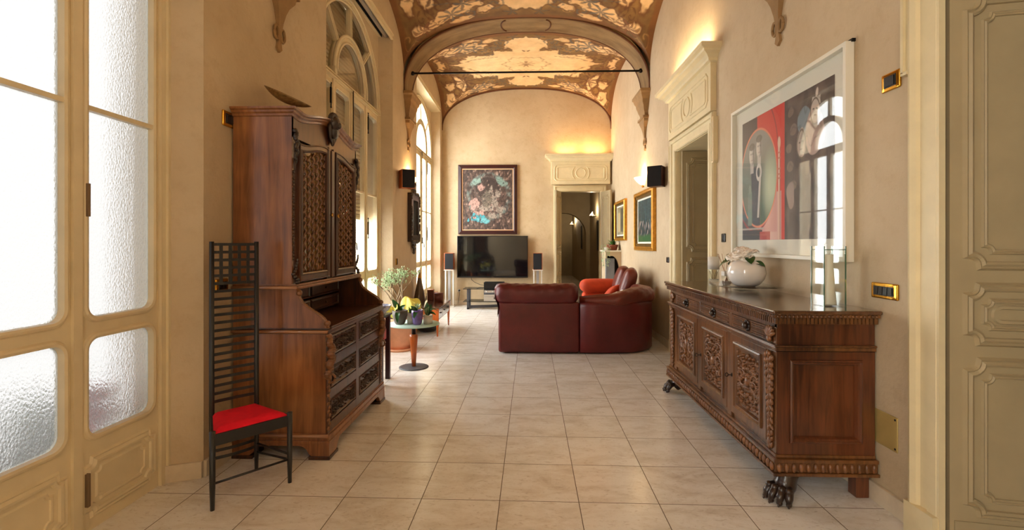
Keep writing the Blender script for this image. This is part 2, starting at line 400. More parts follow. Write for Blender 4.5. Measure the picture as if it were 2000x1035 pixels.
    def build(s, name, m, parent=None, bevel=0.0, fix=True):
        me = bpy.data.meshes.new(name)
        me.from_pydata(s.v, [], s.f)
        me.polygons.foreach_set('use_smooth', s.sm)
        if fix:
            b = bmesh.new(); b.from_mesh(me); bmesh.ops.remove_doubles(b, verts=b.verts, dist=1e-5)
            bmesh.ops.recalc_face_normals(b, faces=b.faces); b.to_mesh(me); b.free()
        me.materials.append(m); me.update()
        o = bpy.data.objects.new(name, me); COL.objects.link(o)
        if parent: o.parent = parent
        if bevel:
            md = o.modifiers.new('bevel', 'BEVEL'); md.width = bevel; md.segments = 2; md.limit_method = 'ANGLE'; md.angle_limit = 0.7
        return o

def empty(name, loc=(0, 0, 0), rz=0.0, parent=None):
    o = bpy.data.objects.new(name, None); COL.objects.link(o); o.location = loc; o.rotation_euler = (0, 0, rz)
    o.empty_display_size = 0.1
    if parent: o.parent = parent
    return o
def tag(o, label=None, cat=None, group=None, kind=None):
    if label: o['label'] = label
    if cat: o['category'] = cat
    if group: o['group'] = group
    if kind: o['kind'] = kind
    return o
def struct(o): o['kind'] = 'structure'; return o
def thing(name, label, cat, loc=(0, 0, 0), rz=0.0, group=None):
    return tag(empty(name, loc, rz), label, cat, group)
def copy_tree(o, parent=None):
    c = o.copy(); COL.objects.link(c)
    if parent: c.parent = parent
    for ch in [q for q in o.children]: copy_tree(ch, c)
    return c

def rr(y0, y1, z0, z1, r, k=6):
    # rounded rectangle outline (counter-clockwise), 4*(k+1) points
    out = []
    for cy, cz, a0 in ((y1-r, z0+r, -PI/2), (y1-r, z1-r, 0), (y0+r, z1-r, PI/2), (y0+r, z0+r, PI)):
        for i in range(k+1):
            a = a0+PI/2*i/k; out.append((cy+r*math.cos(a), cz+r*math.sin(a)))
    return out
def rc(y0, y1, z0, z1, k=6):
    out = []
    for c in ((y1, z0), (y1, z1), (y0, z1), (y0, z0)): out += [c]*(k+1)
    return out
def notch(y0, y1, z0, z1, r, k=5):
    # rectangle with concave (scooped) corners
    out = []
    for cy, cz, a0 in ((y1, z0, PI), (y1, z1, -PI/2), (y0, z1, 0), (y0, z0, PI/2)):
        for i in range(k+1):
            a = a0-PI/2*i/k; out.append((cy+r*math.cos(a), cz+r*math.sin(a)))
    return out
def oct_(y0, y1, z0, z1, r):
    return [(y1-r, z0), (y1, z0+r), (y1, z1-r), (y1-r, z1), (y0+r, z1), (y0, z1-r), (y0, z0+r), (y0+r, z0)]

XL, XR, YE, YB = -1.94, 1.90, 10.70, -3.40     # wall planes
XW = -2.13                                     # window plane
# ------------------------------------------------------------------ floor
fl = MB(); fl.add([(-2.14, YB-.2, 0), (2.42, YB-.2, 0), (2.42, 20.9, 0), (-2.14, 20.9, 0)], [(0, 1, 2, 3)])
struct(fl.build('floor', M['tile']))
# ------------------------------------------------------------------ vaulted ceiling
NN = 2.3
def arch_z(t, z0, r, n=NN):
    t = min(1, abs(t)); return z0+r*(1-t**n)**(1/n)
def vault_z(u, v):
    e = 3.985+0.945*np.power(np.clip(1-np.abs(u)**NN, 0, 1), 1/NN)
    w = 3.985+0.945*np.power(np.clip(1-np.abs(v)**NN, 0, 1), 1/NN)
    k = 26.0
    m = np.maximum(e, w)
    return np.minimum(m + np.log(np.exp(k*(e-m))+np.exp(k*(w-m)))/k*0.5, 5.0)

rng = np.random.RandomState(3)
def vnoise(x, y, s, seed):
    r = np.random.RandomState(seed); o = np.zeros_like(x)
    for k in range(9):
        a = r.uniform(0, 2*PI); f = s*r.uniform(.6, 1.6)
        o += np.sin(x*f*math.cos(a)+y*f*math.sin(a)+r.uniform(0, 6.3)+1.3*np.sin(x*f*.4+k))
    return o/5.0
def spiral(cx, cy, r, turns, a0, sg, n=30, tail=0.0, ta=0.0):
    P = []
    for i in range(n):
        t = i/(n-1); a = a0+sg*turns*2*PI*t; q = r*(1-t)**0.8
        P.append((cx+q*math.cos(a), cy+q*math.sin(a)))
    return P
def dist_poly(x, y, P):
    d = np.full(x.shape, 9.0)
    for (ax, ay), (bx, by) in zip(P[:-1], P[1:]):
        dx, dy = bx-ax, by-ay; L2 = dx*dx+dy*dy+1e-12
        t = np.clip(((x-ax)*dx+(y-ay)*dy)/L2, 0, 1)
        d = np.minimum(d, np.hypot(x-ax-t*dx, y-ay-t*dy))
    return d
def lin(r, g, b): return np.array(srgb(r, g, b)[:3])

def fresco(u, v, length):
    # painted rococo decoration; u across, v along the bay, in metres
    x = np.abs(u)*1.93; y = np.abs(v)*length
    L = length
    wx = x+0.055*vnoise(x, y, 9, 1)+0.028*vnoise(x, y, 26, 2)+.012*vnoise(x, y, 70, 3); wy = y+0.055*vnoise(x, y, 9, 5)+0.028*vnoise(x, y, 26, 6)+.012*vnoise(x, y, 70, 4)
    wx2 = x+0.02*vnoise(x, y, 30, 7); wy2 = y+0.02*vnoise(x, y, 30, 8)
    # ground brown
    n1 = vnoise(x, y, 5, 11); n2 = vnoise(x, y, 17, 12)
    brown = lin(136, 100, 50)[None]*np.ones(x.shape+(1,))
    br2 = lin(88, 62, 32)
    t = np.clip(0.5+0.3*n1+0.25*n2, 0, 1)[..., None]
    col = brown*t+br2*(1-t)
    cream = lin(230, 196, 146)*np.ones(x.shape+(1,)); cream2 = lin(216, 172, 116)
    tc = np.clip(0.5+0.35*vnoise(x, y, 4, 15)+.2*vnoise(x, y, 21, 16), 0, 1)[..., None]
    cream = cream*tc+cream2*(1-tc)
    # cream fields as signed distances (negative inside)
    def ell(cx, cy, a, b, rot=0):
        c, s_ = math.cos(rot), math.sin(rot)
        X = (wx-cx)*c+(wy-cy)*s_; Y = -(wx-cx)*s_+(wy-cy)*c
        q = np.sqrt((X/a)**2+(Y/b)**2); return (q-1)*min(a, b)
    f = ell(0, 0, 1.46, L*0.52)
    th = np.arctan2(wy/L, wx)
    f = f+0.07*np.sin(th*14)+0.03*np.sin(th*31)
    f = np.minimum(f, ell(0, L*0.66, 0.42, L*0.20)+0.03*np.sin(wx*26))
    f = np.minimum(f, ell(1.0, L*0.73, 0.40, 0.16, 0.5)+0.02*np.sin(wx*34))
    f = np.minimum(f, ell(1.42, L*0.52, 0.14, 0.28, 0.3))
    f = np.minimum(f, ell(1.62, L*0.82, 0.12, 0.12, 0.0))
    f = np.minimum(f, ell(0.62, L*0.80, 0.16, 0.10, 0.3))
    f = np.minimum(f, ell(1.36, L*0.84, 0.20, 0.13, 0.6)+0.02*np.sin(wy*40))
    f = np.minimum(f, ell(1.66, L*0.60, 0.10, 0.16, 0.1))
    f = np.minimum(f, ell(0.95, L*0.90, 0.17, 0.07, 0.2))
    f = np.minimum(f, ell(1.70, 0.0, 0.10, 0.45))
    # brown scroll masses that bite into the cream
    g = np.minimum(ell(0.78, L*0.56, 0.34, 0.085, -0.35), ell(1.15, L*0.40, 0.07, 0.26, 0.5))
    g = np.minimum(g, ell(0.50, L*0.66, 0.12, 0.16, 0.2))
    g = g+0.02*np.sin(wx2*42)+0.015*np.sin(wy2*50)
    f = np.maximum(f, -g)
    k = np.clip(-f/0.012, 0, 1)[..., None]
    col = col*(1-k)+cream*k
    # dark contour
    c = np.exp(-(f/0.018)**2)[..., None]*0.75
    col = col*(1-c)+lin(104, 62, 28)*c
    f3 = f+.02*vnoise(x, y, 55, 41)
    c = np.exp(-((f3-0.05)/0.03)**2)[..., None]*0.5*np.clip(.5+.5*vnoise(x, y, 12, 43), 0, 1)[..., None]
    col = col*(1-c)+lin(150, 116, 66)*c
    # line scrolls and acanthus
    sc = [spiral(0.78, L*.56, .17, 1.4, 3.0, 1), spiral(1.22, L*.62, .20, 1.5, 0.4, -1), spiral(1.05, L*.36, .15, 1.3, 1.0, 1),
          spiral(.46, L*.74, .14, 1.4, 4.0, -1), spiral(1.5, L*.72, .16, 1.3, 2.0, 1), spiral(1.42, L*.30, .17, 1.4, 5.0, -1),
          spiral(.86, L*.83, .12, 1.2, 1.5, 1), spiral(1.25, L*.84, .12, 1.3, 4.5, -1), spiral(1.68, L*.5, .12, 1.2, 0.0, 1),
          spiral(.66, L*.40, .10, 1.2, 2.4, -1)]
    sc += [[(.30, L*.50), (.45, L*.56), (.62, L*.50), (.80, L*.42), (1.0, L*.46), (1.2, L*.40)], [(.55, L*.30), (.75, L*.26), (.98, L*.22), (1.15, L*.12)],
           [(.62, L*.62), (.85, L*.68), (1.1, L*.60), (1.35, L*.60)], [(1.3, L*.9), (1.5, L*.6), (1.55, L*.3), (1.52, 0)]]
    R_ = random.Random(77)
    for q in range(16):
        cx, cy, r = R_.uniform(.5, 1.8), L*R_.uniform(.25, .95), R_.uniform(.07, .14)
        P = spiral(cx, cy, r, R_.uniform(.9, 1.4), R_.uniform(0, 6), R_.choice((-1, 1)), 18)
        d = dist_poly(wx2, wy2, P)
        a = np.clip(1-d/(.010+.006*np.sin(wx*70+q)), 0, 1)[..., None]*0.7
        col = col*(1-a)+(lin(186, 142, 84) if q % 2 else lin(78, 46, 22))*a
    for i, P in enumerate(sc):
        d = dist_poly(wx2, wy2, P)
        w = 0.020+0.012*np.sin(wx*60+i)+0.008*np.sin(wy*75)
        a = np.clip(1-d/np.maximum(w, 0.006), 0, 1)[..., None]*0.85
        cc = lin(92, 52, 22) if i % 3 else lin(88, 84, 76)
        col = col*(1-a)+cc*a
    # leaf clusters (bluish grey and brown)
    for cx, cy, r, nl, cc, ph in ((1.10, L*.78, .20, 7, (98, 92, 84), 0), (1.32, L*.50, .20, 8, (96, 58, 34), 1), (.92, L*.66, .15, 6, (90, 84, 78), 2),
                                  (1.52, L*.86, .18, 7, (120, 74, 40), 0.6), (.52, L*.60, .12, 6, (100, 88, 70), 1.2), (1.58, L*.18, .2, 7, (104, 64, 34), 0.4), (.22, L*.88, .12, 5, (96, 84, 66), 0.2)):
        rr_ = np.hypot(wx2-cx, wy2-cy); an = np.arctan2(wy2-cy, wx2-cx)
        e = rr_-r*(0.55+0.45*np.cos(nl*an+ph+9*rr_))
        a = np.clip(-e/0.015, 0, 1)[..., None]*0.8
        col = col*(1-a)+lin(*cc)*a
        a = np.exp(-(e/0.012)**2)[..., None]*0.6
        col = col*(1-a)+lin(74, 42, 20)*a
    # centre rosette with its ragged ring
    X = np.abs(u)*1.93; Y = v*length
    rr_ = np.hypot(X/1.15, Y); an = np.arctan2(Y, X/1.15)
    e = rr_-0.17*(0.65+0.35*np.cos(an*9+6*rr_))
    a = np.clip(-e/0.02, 0, 1)[..., None]*(0.55+0.3*np.clip(vnoise(X, Y, 40, 31), -1, 1)[..., None])
    col = col*(1-a)+lin(112, 72, 36)*a
    ring = np.abs(rr_-0.36-0.035*np.cos(an*7)-0.02*np.cos(an*19))
    a = np.clip(1-ring/0.028, 0, 1)[..., None]*0.6
    col = col*(1-a)+lin(128, 88, 50)*a
    # brown edge band
    eb = np.minimum(1.93-x, L-y)
    a = np.clip((0.13-eb+0.03*n2)/0.05, 0, 1)[..., None]*0.8
    col = col*(1-a)+lin(118, 72, 30)*a
    return col

M['fresco'] = vcol_mat('ceiling_fresco', 0.75, noise=0.16)
def paint_mesh(name, V, nu, nv, C, m, parent=None, smooth=True):
    i, j = np.meshgrid(np.arange(nu-1), np.arange(nv-1), indexing='ij')
    a = (i*nv+j).ravel(); F = np.stack([a, a+nv, a+nv+1, a+1], 1)
    me = bpy.data.meshes.new(name)
    me.vertices.add(nu*nv); me.vertices.foreach_set('co', V.reshape(-1).astype(np.float32))
    me.loops.add(F.size); me.loops.foreach_set('vertex_index', F.ravel().astype(np.int32))
    me.polygons.add(len(F)); me.polygons.foreach_set('loop_start', np.arange(0, F.size, 4).astype(np.int32))
    me.polygons.foreach_set('use_smooth', np.full(len(F), smooth))
    me.update(calc_edges=True); me.validate()
    at = me.color_attributes.new('paint', 'FLOAT_COLOR', 'POINT')
    rgba = np.ones((nu*nv, 4), np.float32); rgba[:, :3] = np.clip(C.reshape(-1, 3), 0, 1)
    at.data.foreach_set('color', rgba.ravel())
    me.materials.append(m)
    o = bpy.data.objects.new(name, me); COL.objects.link(o)
    if parent: o.parent = parent
    return o
BAYS = [(7.85, YE+.02), (3.85, 7.35), (-0.30, 3.35), (YB-.02, -0.80)]
ceil = struct(empty('ceiling', (0, 0, 0)))
for k, (a, b) in enumerate(BAYS):
    nu, nv = (420, 400) if k < 2 else (70, 60)
    uu = np.sin(np.linspace(-PI/2, PI/2, nu)) if k < 0 else np.linspace(-1, 1, nu); vv = np.linspace(-1, 1, nv)
    # denser towards the edges where the vault turns down
    uu = np.sign(uu)*(1-(1-np.abs(uu))**1.35); vv = np.sign(vv)*(1-(1-np.abs(vv))**1.25)
    U, Vv = np.meshgrid(uu, vv, indexing='ij')
    Z = vault_z(U, Vv)
    X = U*1.935-0.02; Y = (a+b)/2+Vv*(b-a)/2
    C = fresco(U, Vv, (b-a)/2)
    paint_mesh('vault_bay', np.stack([X, Y, Z], -1), nu, nv, C, M['fresco'], ceil)
# solid shell above the vault keeps daylight out
MB().box(-2.6, 2.6, YB-.3, YE+.3, 5.15, 5.3).build('roof_slab', M['box_in'], ceil)
# transverse ribs with their mouldings
tn = 0
def rib(y0, y1):
    global tn; tn += 1
    t = struct(empty('trim_%d' % tn, (0, (y0+y1)/2, 0)))
    h = (y1-y0)/2; n = 60
    def P(i, dz, g):
        a = -1+2*i/n; a = math.copysign(1-(1-abs(a))**1.6, a)
        return ((1.92-g)*a-0.02, 3.80+(1.135-dz)*(1-abs(a)**2.35)**(1/2.35))
    m = MB()
    sec = [(-h, -.10, 0), (-h, 0.0, 0), (-h+.03, .012, .006), (-h+.055, 0.0, 0), (h-.055, 0.0, 0), (h-.03, .012, .006), (h, 0, 0), (h, -.10, 0)]
    vs = []; k = len(sec)
    for i in range(n+1):
        for yy, dz, g in sec:
            x, z = P(i, dz, g); vs.append((x, yy, z))
    m.add(vs, [(i*k+j, (i+1)*k+j, (i+1)*k+j+1, i*k+j+1) for i in range(n) for j in range(k-1)], True)
    m.build('rib_soffit', M['rib'], t)
    for yy in (-h-.004, h+.004):
        m = MB(); pts = []
        for i in range(n+1):
            x, z = P(i, 0.0, 0.0); pts.append((x, yy, z+.004))
        m.tube(pts, 0.016, 6); m.build('rib_edge_line', M['rib_dark'], t)
    # painted-relief cartouche at the crown of the soffit
    m = MB()
    for sg in (-1, 1):
        pts = []
        for i in range(17):
            a = -1.35+2.7*i/16
            pts.append((-.02+sg*(.30+.10*math.cos(a)), .19*math.sin(a), 4.925-.02*abs(.36/1.9)))
        m.tube(pts, .012, 6)
    m.build('rib_cartouche', M['rib_dark'], t)
    return t
for a, b in ((7.35, 7.85), (3.35, 3.85), (-0.80, -0.30)): rib(a, b)
# tie rods
for yy in (7.6, 3.6):
    tn += 1
    o = MB().tube([(-1.91, yy, 4.17), (1.87, yy, 4.17)], 0.016, 8).ball((-1.86, yy, 4.17), .035).ball((1.82, yy, 4.17), .035).build('trim_%d' % tn, M['iron']); struct(o)
# stone brackets under the ribs
def bracket(x, y, sg):
    global tn; tn += 1
    t = struct(empty('trim_%d' % tn, (x, y, 0))); t.rotation_euler = (0, 0, 0 if sg > 0 else PI)
    # local: wall at x=0, projecting to -x (sg>0: right wall)
    m = MB()
    tiers = [(3.80, .30, .150), (3.76, .30, .150), (3.74, .27, .135), (3.70, .26, .125), (3.66, .23, .105), (3.61, .215, .10), (3.57, .20, .085), (3.52, .18, .075), (3.48, .155, .06), (3.455, .15, .055), (3.38, .15, .05)]
    vs = []
    for z, hy, d in tiers: vs += [(0.01, -hy, z), (-d, -hy, z), (-d, hy, z), (0.01, hy, z)]
    n = len(tiers)
    m.add(vs, [(i*4+j, i*4+j+1, (i+1)*4+j+1, (i+1)*4+j) for i in range(n-1) for j in range(3)]+[(0, 1, 2, 3)])
    m.box(-.085, .01, -.19, .19, 3.375, 3.41)
    m.build('capital', M['stone'], t)
    m = MB(); pr = [(3.38, .165, .07), (3.33, .15, .065), (3.30, .12, .06), (3.26, .085, .05), (3.20, .055, .04), (3.12, .032, .03), (3.04, .02, .022), (2.98, .02, .02)]
    vs = []
    for z, hy, d in pr: vs += [(0.01, -hy, z), (-d, -hy, z), (-d, hy, z), (0.01, hy, z)]
    n = len(pr); m.add(vs, [(i*4+j, i*4+j+1, (i+1)*4+j+1, (i+1)*4+j) for i in range(n-1) for j in range(3)]+[(n*4-4, n*4-3, n*4-2, n*4-1)])
    m.build('corbel_pendant', M['stone'], t)
    m = MB()
    for s2 in (-1, 1):
        m.tube([(-.015, s2*(.045+.030*math.cos(a)), 3.03+.05*math.sin(a)) for a in [2*PI*i/14 for i in range(15)]], .011, 6)
    m.prism([(-.02, -.012, 3.0), (-.02, .012, 3.0), (-.02, .034, 2.915), (-.02, .0, 2.885), (-.02, -.034, 2.915)], (.03, 0, 0))
    m.build('pendant_scroll', M['stone'], t)
for yy in (7.6, 3.6, -.55):
    bracket(XR, yy, 1); bracket(XL, yy, -1)

# ------------------------------------------------------------------ left wall, window bays
WC = [1.635, 5.61, 9.32, -2.34]          # window centres
HW = 1.055
OZ = 4.36                                # opening head
def bay_edges(c): return (c-HW-.07, c+HW+.07)
wl = MB()
ys = sorted([bay_edges(c) for c in WC])
cur = YB-.2
for a, b in ys:
    wl.box(XW-.42, XL, cur, a, 0, 5.2) if a > cur else None
    # lintel over the opening
    wl.box(XW-.42, XL, a, b, OZ+.06, 5.2)
    cur = b
wl.box(XW-.42, XL, cur, YE+.2, 0, 5.2)
wl.build('w', M['wall']).name = 'wall_left'; struct(bpy.data.objects['wall_left'])
def window(c, glassmat, idx, shutter=False):
    t = struct(empty('window_%d' % idx, (XW, c, 0)))
    d = (-.045, 0, 0)
    # plaster splays and spandrels beside the arch belong to the opening
    m = MB()
    e0 = HW+.07
    for sg in (-1, 1):
        m.add([(0.19, sg*e0, 0), (0.19, sg*e0, OZ+.06), (-.02, sg*(HW-.01), OZ+.06), (-.02, sg*(HW-.01), 0)], [(0, 1, 2, 3)])
        m.add([(-.02, sg*(HW-.01), 0), (-.42, sg*(HW+.0), 0), (-.42, sg*HW, OZ+.06), (-.02, sg*(HW-.01), OZ+.06)], [(0, 1, 2, 3)])
    n = 40; arc = [(HW*math.cos(PI*i/n), 3.27+HW*.975*math.sin(PI*i/n)) for i in range(n+1)]
    vs = []
    for i, (y, z) in enumerate(arc):
        vs += [(0, y, z), (0, y, OZ+.06)]
    m.add(vs, [(2*i, 2*i+1, 2*i+3, 2*i+2) for i in range(n)])
    m.build('window_reveal', M['wall'], t)
    # frame
    f = MB(); X = 0.0
    def cell(y0, y1, z0, z1, i0, i1, j0, j1, r=.05, dd=d, x=X):
        o = [(x, a, b) for a, b in rc(y0, y1, z0, z1)]; i_ = [(x, a, b) for a, b in rr(i0, i1, j0, j1, r)]
        f.plate_hole(o, i_, dd)
        # bead around the pane
        f.sweep([(x, a, b) for a, b in rr(i0, i1, j0, j1, r)], [(0.002, -.02), (0.0, .010), (-.012, .014), (-.022, .010), (-.03, .0)], (1, 0, 0), closed=True, smooth=False)
    cols = [(-1.045, -.515, -.97, -.575), (-.515, 0, -.455, -.062), (0, .515, .062, .455), (.515, 1.045, .575, .97)]
    rows = [(.36, .985, .46, .935), (.985, 3.21, 1.04, 3.13)]
    for y0, y1, i0, i1 in cols:
        for z0, z1, j0, j1 in rows: cell(y0, y1, z0, z1, i0, i1, j0, j1, r=.055)
        f.box(-.03, .006, i0, i1, 2.048, 2.072)
        # bottom rail with raised panel
        f.box(-.045, 0, y0, y1, 0.0, .36)
        f.sweep([(0, a, b) for a, b in notch(i0+.01, i1-.01, .09, .33, .035)], [(0.012, 0), (0.008, .012), (-.004, .014), (-.016, .004), (-.024, .010), (-.034, .0)], (1, 0, 0), closed=True)
        f.sweep([(0, a, b) for a, b in notch(i0+.055, i1-.055, .135, .285, .025)], [(0.006, 0), (0.003, .007), (-.006, .007), (-.014, .0)], (1, 0, 0), closed=True)
    # stile mouldings
    for y in (-.515, .515):
        f.box(0, .016, y-.022, y+.022, 0.0, 3.21); 
    f.box(0, .020, -.028, .028, 0, 3.21); f.box(0.02, .030, -.012, .012, 0.0, 3.21)
    for sg in (-1, 1):
        f.box(-.05, .02, sg*1.045-.03, sg*1.045+.03, 0, 3.3); f.box(0, .035, sg*1.062-.014, sg*1.062+.014, 0, 3.3)
    # transom
    f.box(-.05, .012, -1.06, 1.06, 3.205, 3.285); f.box(0.012, .032, -1.06, 1.06, 3.222, 3.236); f.box(0.012, .028, -1.06, 1.06, 3.255, 3.266)
    def ring(c0, r0, r1, x0, x1, n=36, s=1.0, a0=0, a1=PI):
        vs = []
        for i in range(n+1):
            a = a0+(a1-a0)*i/n
            for r, x in ((r0, x0), (r0, x1), (r1, x1), (r1, x0)): vs.append((x, r*math.cos(a), c0+r*s*math.sin(a)))
        f.add(vs, [(i*4+j, i*4+(j+1) % 4, (i+1)*4+(j+1) % 4, (i+1)*4+j) for i in range(n) for j in range(4)], True)
    ring(3.27, .965, 1.065, -.05, .012, s=.985); ring(3.27, .955, .985, .0, .022, s=.985); ring(3.27, 1.04, 1.065, .0, .03, s=.985)
    ring(3.34, .43, .525, -.05, .016); ring(3.34, .425, .45, .0, .026); ring(3.34, .50, .53, 0, .032)
    for sg in (-1, 1):
        f.box(-.05, .016, sg*.4775-.0475, sg*.4775+.0475, 3.28, 3.35); f.box(0, .032, sg*.515-.015, sg*.515+.015, 3.28, 3.35)
    for a in (PI/4, PI/2, 3*PI/4):
        Mx = Matrix.Translation((0, 0, 3.30)) @ Matrix.Rotation(a, 4, 'X')
        f.box(-.045, .008, .52, .97, -.024, .024, Mx); f.box(0, .02, .52, .97, -.008, .008, Mx)
    f.build('window_frame', M['winpaint'], t)
    # glass
    g = MB(); gx = -.024
    pts = [(gx, -1.0, .4), (gx, 1.0, .4), (gx, 1.0, 3.27)]+[(gx, 1.0*math.cos(PI*i/24), 3.27+.99*math.sin(PI*i/24)) for i in range(1, 24)]+[(gx, -1.0, 3.27)]
    g.add(pts, [tuple(range(len(pts)))]); g.build('window_pane', glassmat, t)
    # iron hinges and bolt
    if idx == 1:
        for y, z0 in ((.565, 1.53), (.565, .13), (-.565, 1.53), (-.565, .13)):
            MB().box(.0, .022, y-.008, y+.008, z0, z0+.16).build('window_hinge', M['oldmetal'], t, bevel=.002)
    for y, z0 in () if idx == 1 else ((.595, 1.52), (.595, 2.92), (.505, .13), (-.595, 1.52), (-.595, 2.92), (-.505, .13)):
        h = MB(); h.box(.004, .02, y-.012, y+.012, z0, z0+.17); h.tube([(.014, y, z0-.04), (.014, y, z0+.21)], .006, 6)
        h.ball((.014, y, z0+.215), .010); h.ball((.014, y, z0-.045), .010)
        h.build('window_hinge', M['iron'], t)
    h = MB(); h.tube([(.034, .0, 1.5), (.034, .0, 3.24)], .007, 6); h.box(.03, .05, -.012, .012, 1.40, 1.52); h.tube([(.045, 0, 1.42), (.075, 0, 1.40), (.08, 0, 1.32)], .007, 6)
    h.build('espagnolette_bolt', M['iron'], t)
    # pelmet board and roller recess at the head
    p = MB(); p.box(0.165, .19, -e0, e0, OZ-.02, OZ+.06); p.box(.19, .205, -e0, e0, OZ+.035, OZ+.06); p.box(.19, .198, -e0, e0, OZ-.02, OZ-.005)
    if shutter:
        p.box(0.0, .045, -e0, e0, OZ, OZ+.06); p.build('pelmet_board', M['winpaint'], t)
        MB().box(.04, .17, -e0, e0, OZ+.11, OZ+.12).box(.04, .05, -e0, e0, OZ, OZ+.12).box(.155, .165, -e0, e0, OZ, OZ+.12).build('roller_recess', M['box_in'], t)
        MB().tube([(.10, -e0+.02, OZ+.03), (.10, e0-.03, OZ+.03)], .032, 16).build('roller_tube', M['tube'], t)
    else:
        p.add([(0.17, -e0, OZ-.02), (.17, e0, OZ-.02), (0.0, e0, OZ-.05), (0.0, -e0, OZ-.05)], [(0, 1, 2, 3)]); p.build('pelmet_board', M['winpaint'], t)
    if shutter:
        s_ = MB(); z = 1.76; vs = []
        while z < 4.4:
            vs += [(-.20, z), (-.188, z+.012), (-.188, z+.034), (-.20, z+.046)]; z += .05
        V = []
        for x, zz in vs: V += [(x, -HW, zz), (x, HW, zz)]
        s_.add(V, [(2*i, 2*i+1, 2*i+3, 2*i+2) for i in range(len(vs)-1)]); s_.box(-.205, -.185, -HW, HW, 1.73, 1.765)
        s_.build('roller_shutter', M['shutter'], t)
    return t
window(WC[0], M['glass_tex'], 1)
window(WC[1], M['glass'], 2, True)
window(WC[2], M['glass'], 3)
window(WC[3], M['glass'], 4)
# outside: balcony strip and pots seen blurred through the textured glass
o = MB().box(-4.6, -2.50, -4, 11.5, -.16, -.04).build('balcony_floor', M['outfloor']); tag(o, 'pale paved balcony outside the tall windows', 'balcony', kind='structure')
t = thing('balcony_planter', 'dark planter blurred behind the textured glass of the near window', 'planter', (-2.86, 2.42, -.04))
MB().rbox(-.20, .20, -.24, .24, 0, .36, .03).build('planter_box', M['blackp'], t)
f = MB()
for i in range(60):
    a = random.uniform(0, 6.28); r = random.uniform(0, .24); f.ball((r*math.cos(a), r*math.sin(a), .38+random.uniform(0, .22)), .055, .055, .03, 6, 4)
f.build('planter_foliage', M['leaf'], t)
t = thing('balcony_flowerpot', 'reddish flowerpot blurred behind the lower right textured pane', 'flowerpot', (-2.43, 2.44, -.04))
MB().lathe([(0, 0), (.07, 0), (.10, .34), (.11, .34), (.11, .40), (.09, .40), (.08, .36), (0, .36)], n=20).build('pot_body', M['terra'], t)
f = MB()
for i in range(40):
    a = random.uniform(0, 6.28); r = random.uniform(0, .10); f.ball((r*math.cos(a), r*math.sin(a), .42+random.uniform(0, .26)), .04, .04, .03, 6, 4)
f.build('red_flowers', M['redlac'], t)

# ------------------------------------------------------------------ right wall
D1 = (0.95, 2.20, 2.95)      # near door opening y0,y1,top
D2 = (4.94, 6.03, 2.57)
wr = MB(); x0, x1 = XR, XR+.5
wr.box(x0, x1, YB-.2, D1[0], 0, 5.2); wr.box(x0, x1, D1[0], D1[1]+.06, D1[2], 5.2)
wr.box(x0, x1, D1[1]+.06, D2[0], 0, 5.2); wr.box(x0, x1, D2[0], D2[1], D2[2], 5.2); wr.box(x0, x1, D2[1], YE+.2, 0, 5.2)
o = wr.build('wall_right', M['wall']); struct(o)
# shell of the room beyond the two right-hand doors
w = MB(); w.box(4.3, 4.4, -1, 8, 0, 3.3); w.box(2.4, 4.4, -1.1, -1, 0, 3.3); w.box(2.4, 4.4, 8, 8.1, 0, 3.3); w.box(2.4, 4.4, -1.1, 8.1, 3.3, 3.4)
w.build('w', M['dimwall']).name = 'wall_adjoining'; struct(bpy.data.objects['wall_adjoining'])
o = MB().box(2.42, 4.4, -1.1, 8.1, -.1, -.001).build('floor_adjoining', M['tile']); o.name = 'floor_adjoining'; struct(o)
# end wall with door
DE = (0.735, 1.66, 2.585)
w = MB(); w.box(-2.5, DE[0], YE, YE+.22, 0, 5.2); w.box(DE[1], 2.5, YE, YE+.22, 0, 5.2); w.box(DE[0], DE[1], YE, YE+.22, DE[2], 5.2)
o = w.build('wall_end', M['wall_end']); struct(o)
o = MB().box(-2.6, 2.5, YB-.15, YB, 0, 5.2).build('wall_back', M['wall']); struct(o)
# small lip where the vault meets the end wall
pts = []
for i in range(61):
    a = -1+2*i/60; a = math.copysign(1-(1-abs(a))**1.6, a)
    pts.append((-.02+1.925*a, YE-.015, 3.99+.93*(1-abs(a)**NN)**(1/NN)))
tn += 1; struct(MB().tube(pts, .018, 6).build('trim_%d' % tn, M['rib_dark']))

# corridor beyond
CY0, CY1 = YE+.22, 20.6
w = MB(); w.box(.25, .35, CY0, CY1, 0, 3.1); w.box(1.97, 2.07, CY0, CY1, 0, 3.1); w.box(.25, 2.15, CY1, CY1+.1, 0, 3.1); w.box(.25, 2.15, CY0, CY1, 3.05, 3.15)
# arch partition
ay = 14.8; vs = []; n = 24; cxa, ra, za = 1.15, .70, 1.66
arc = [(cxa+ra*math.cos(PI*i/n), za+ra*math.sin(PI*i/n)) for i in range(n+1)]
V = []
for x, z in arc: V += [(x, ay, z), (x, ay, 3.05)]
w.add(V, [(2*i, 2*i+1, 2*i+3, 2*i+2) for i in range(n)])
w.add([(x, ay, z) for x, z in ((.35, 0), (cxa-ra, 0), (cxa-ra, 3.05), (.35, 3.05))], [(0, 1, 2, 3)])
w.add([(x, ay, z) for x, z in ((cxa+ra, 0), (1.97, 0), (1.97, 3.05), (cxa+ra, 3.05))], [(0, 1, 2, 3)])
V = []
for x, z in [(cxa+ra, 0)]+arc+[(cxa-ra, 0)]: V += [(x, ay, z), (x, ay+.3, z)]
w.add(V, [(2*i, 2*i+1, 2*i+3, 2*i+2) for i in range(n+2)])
o = w.build('wall_corridor', M['dimwall']); struct(o)

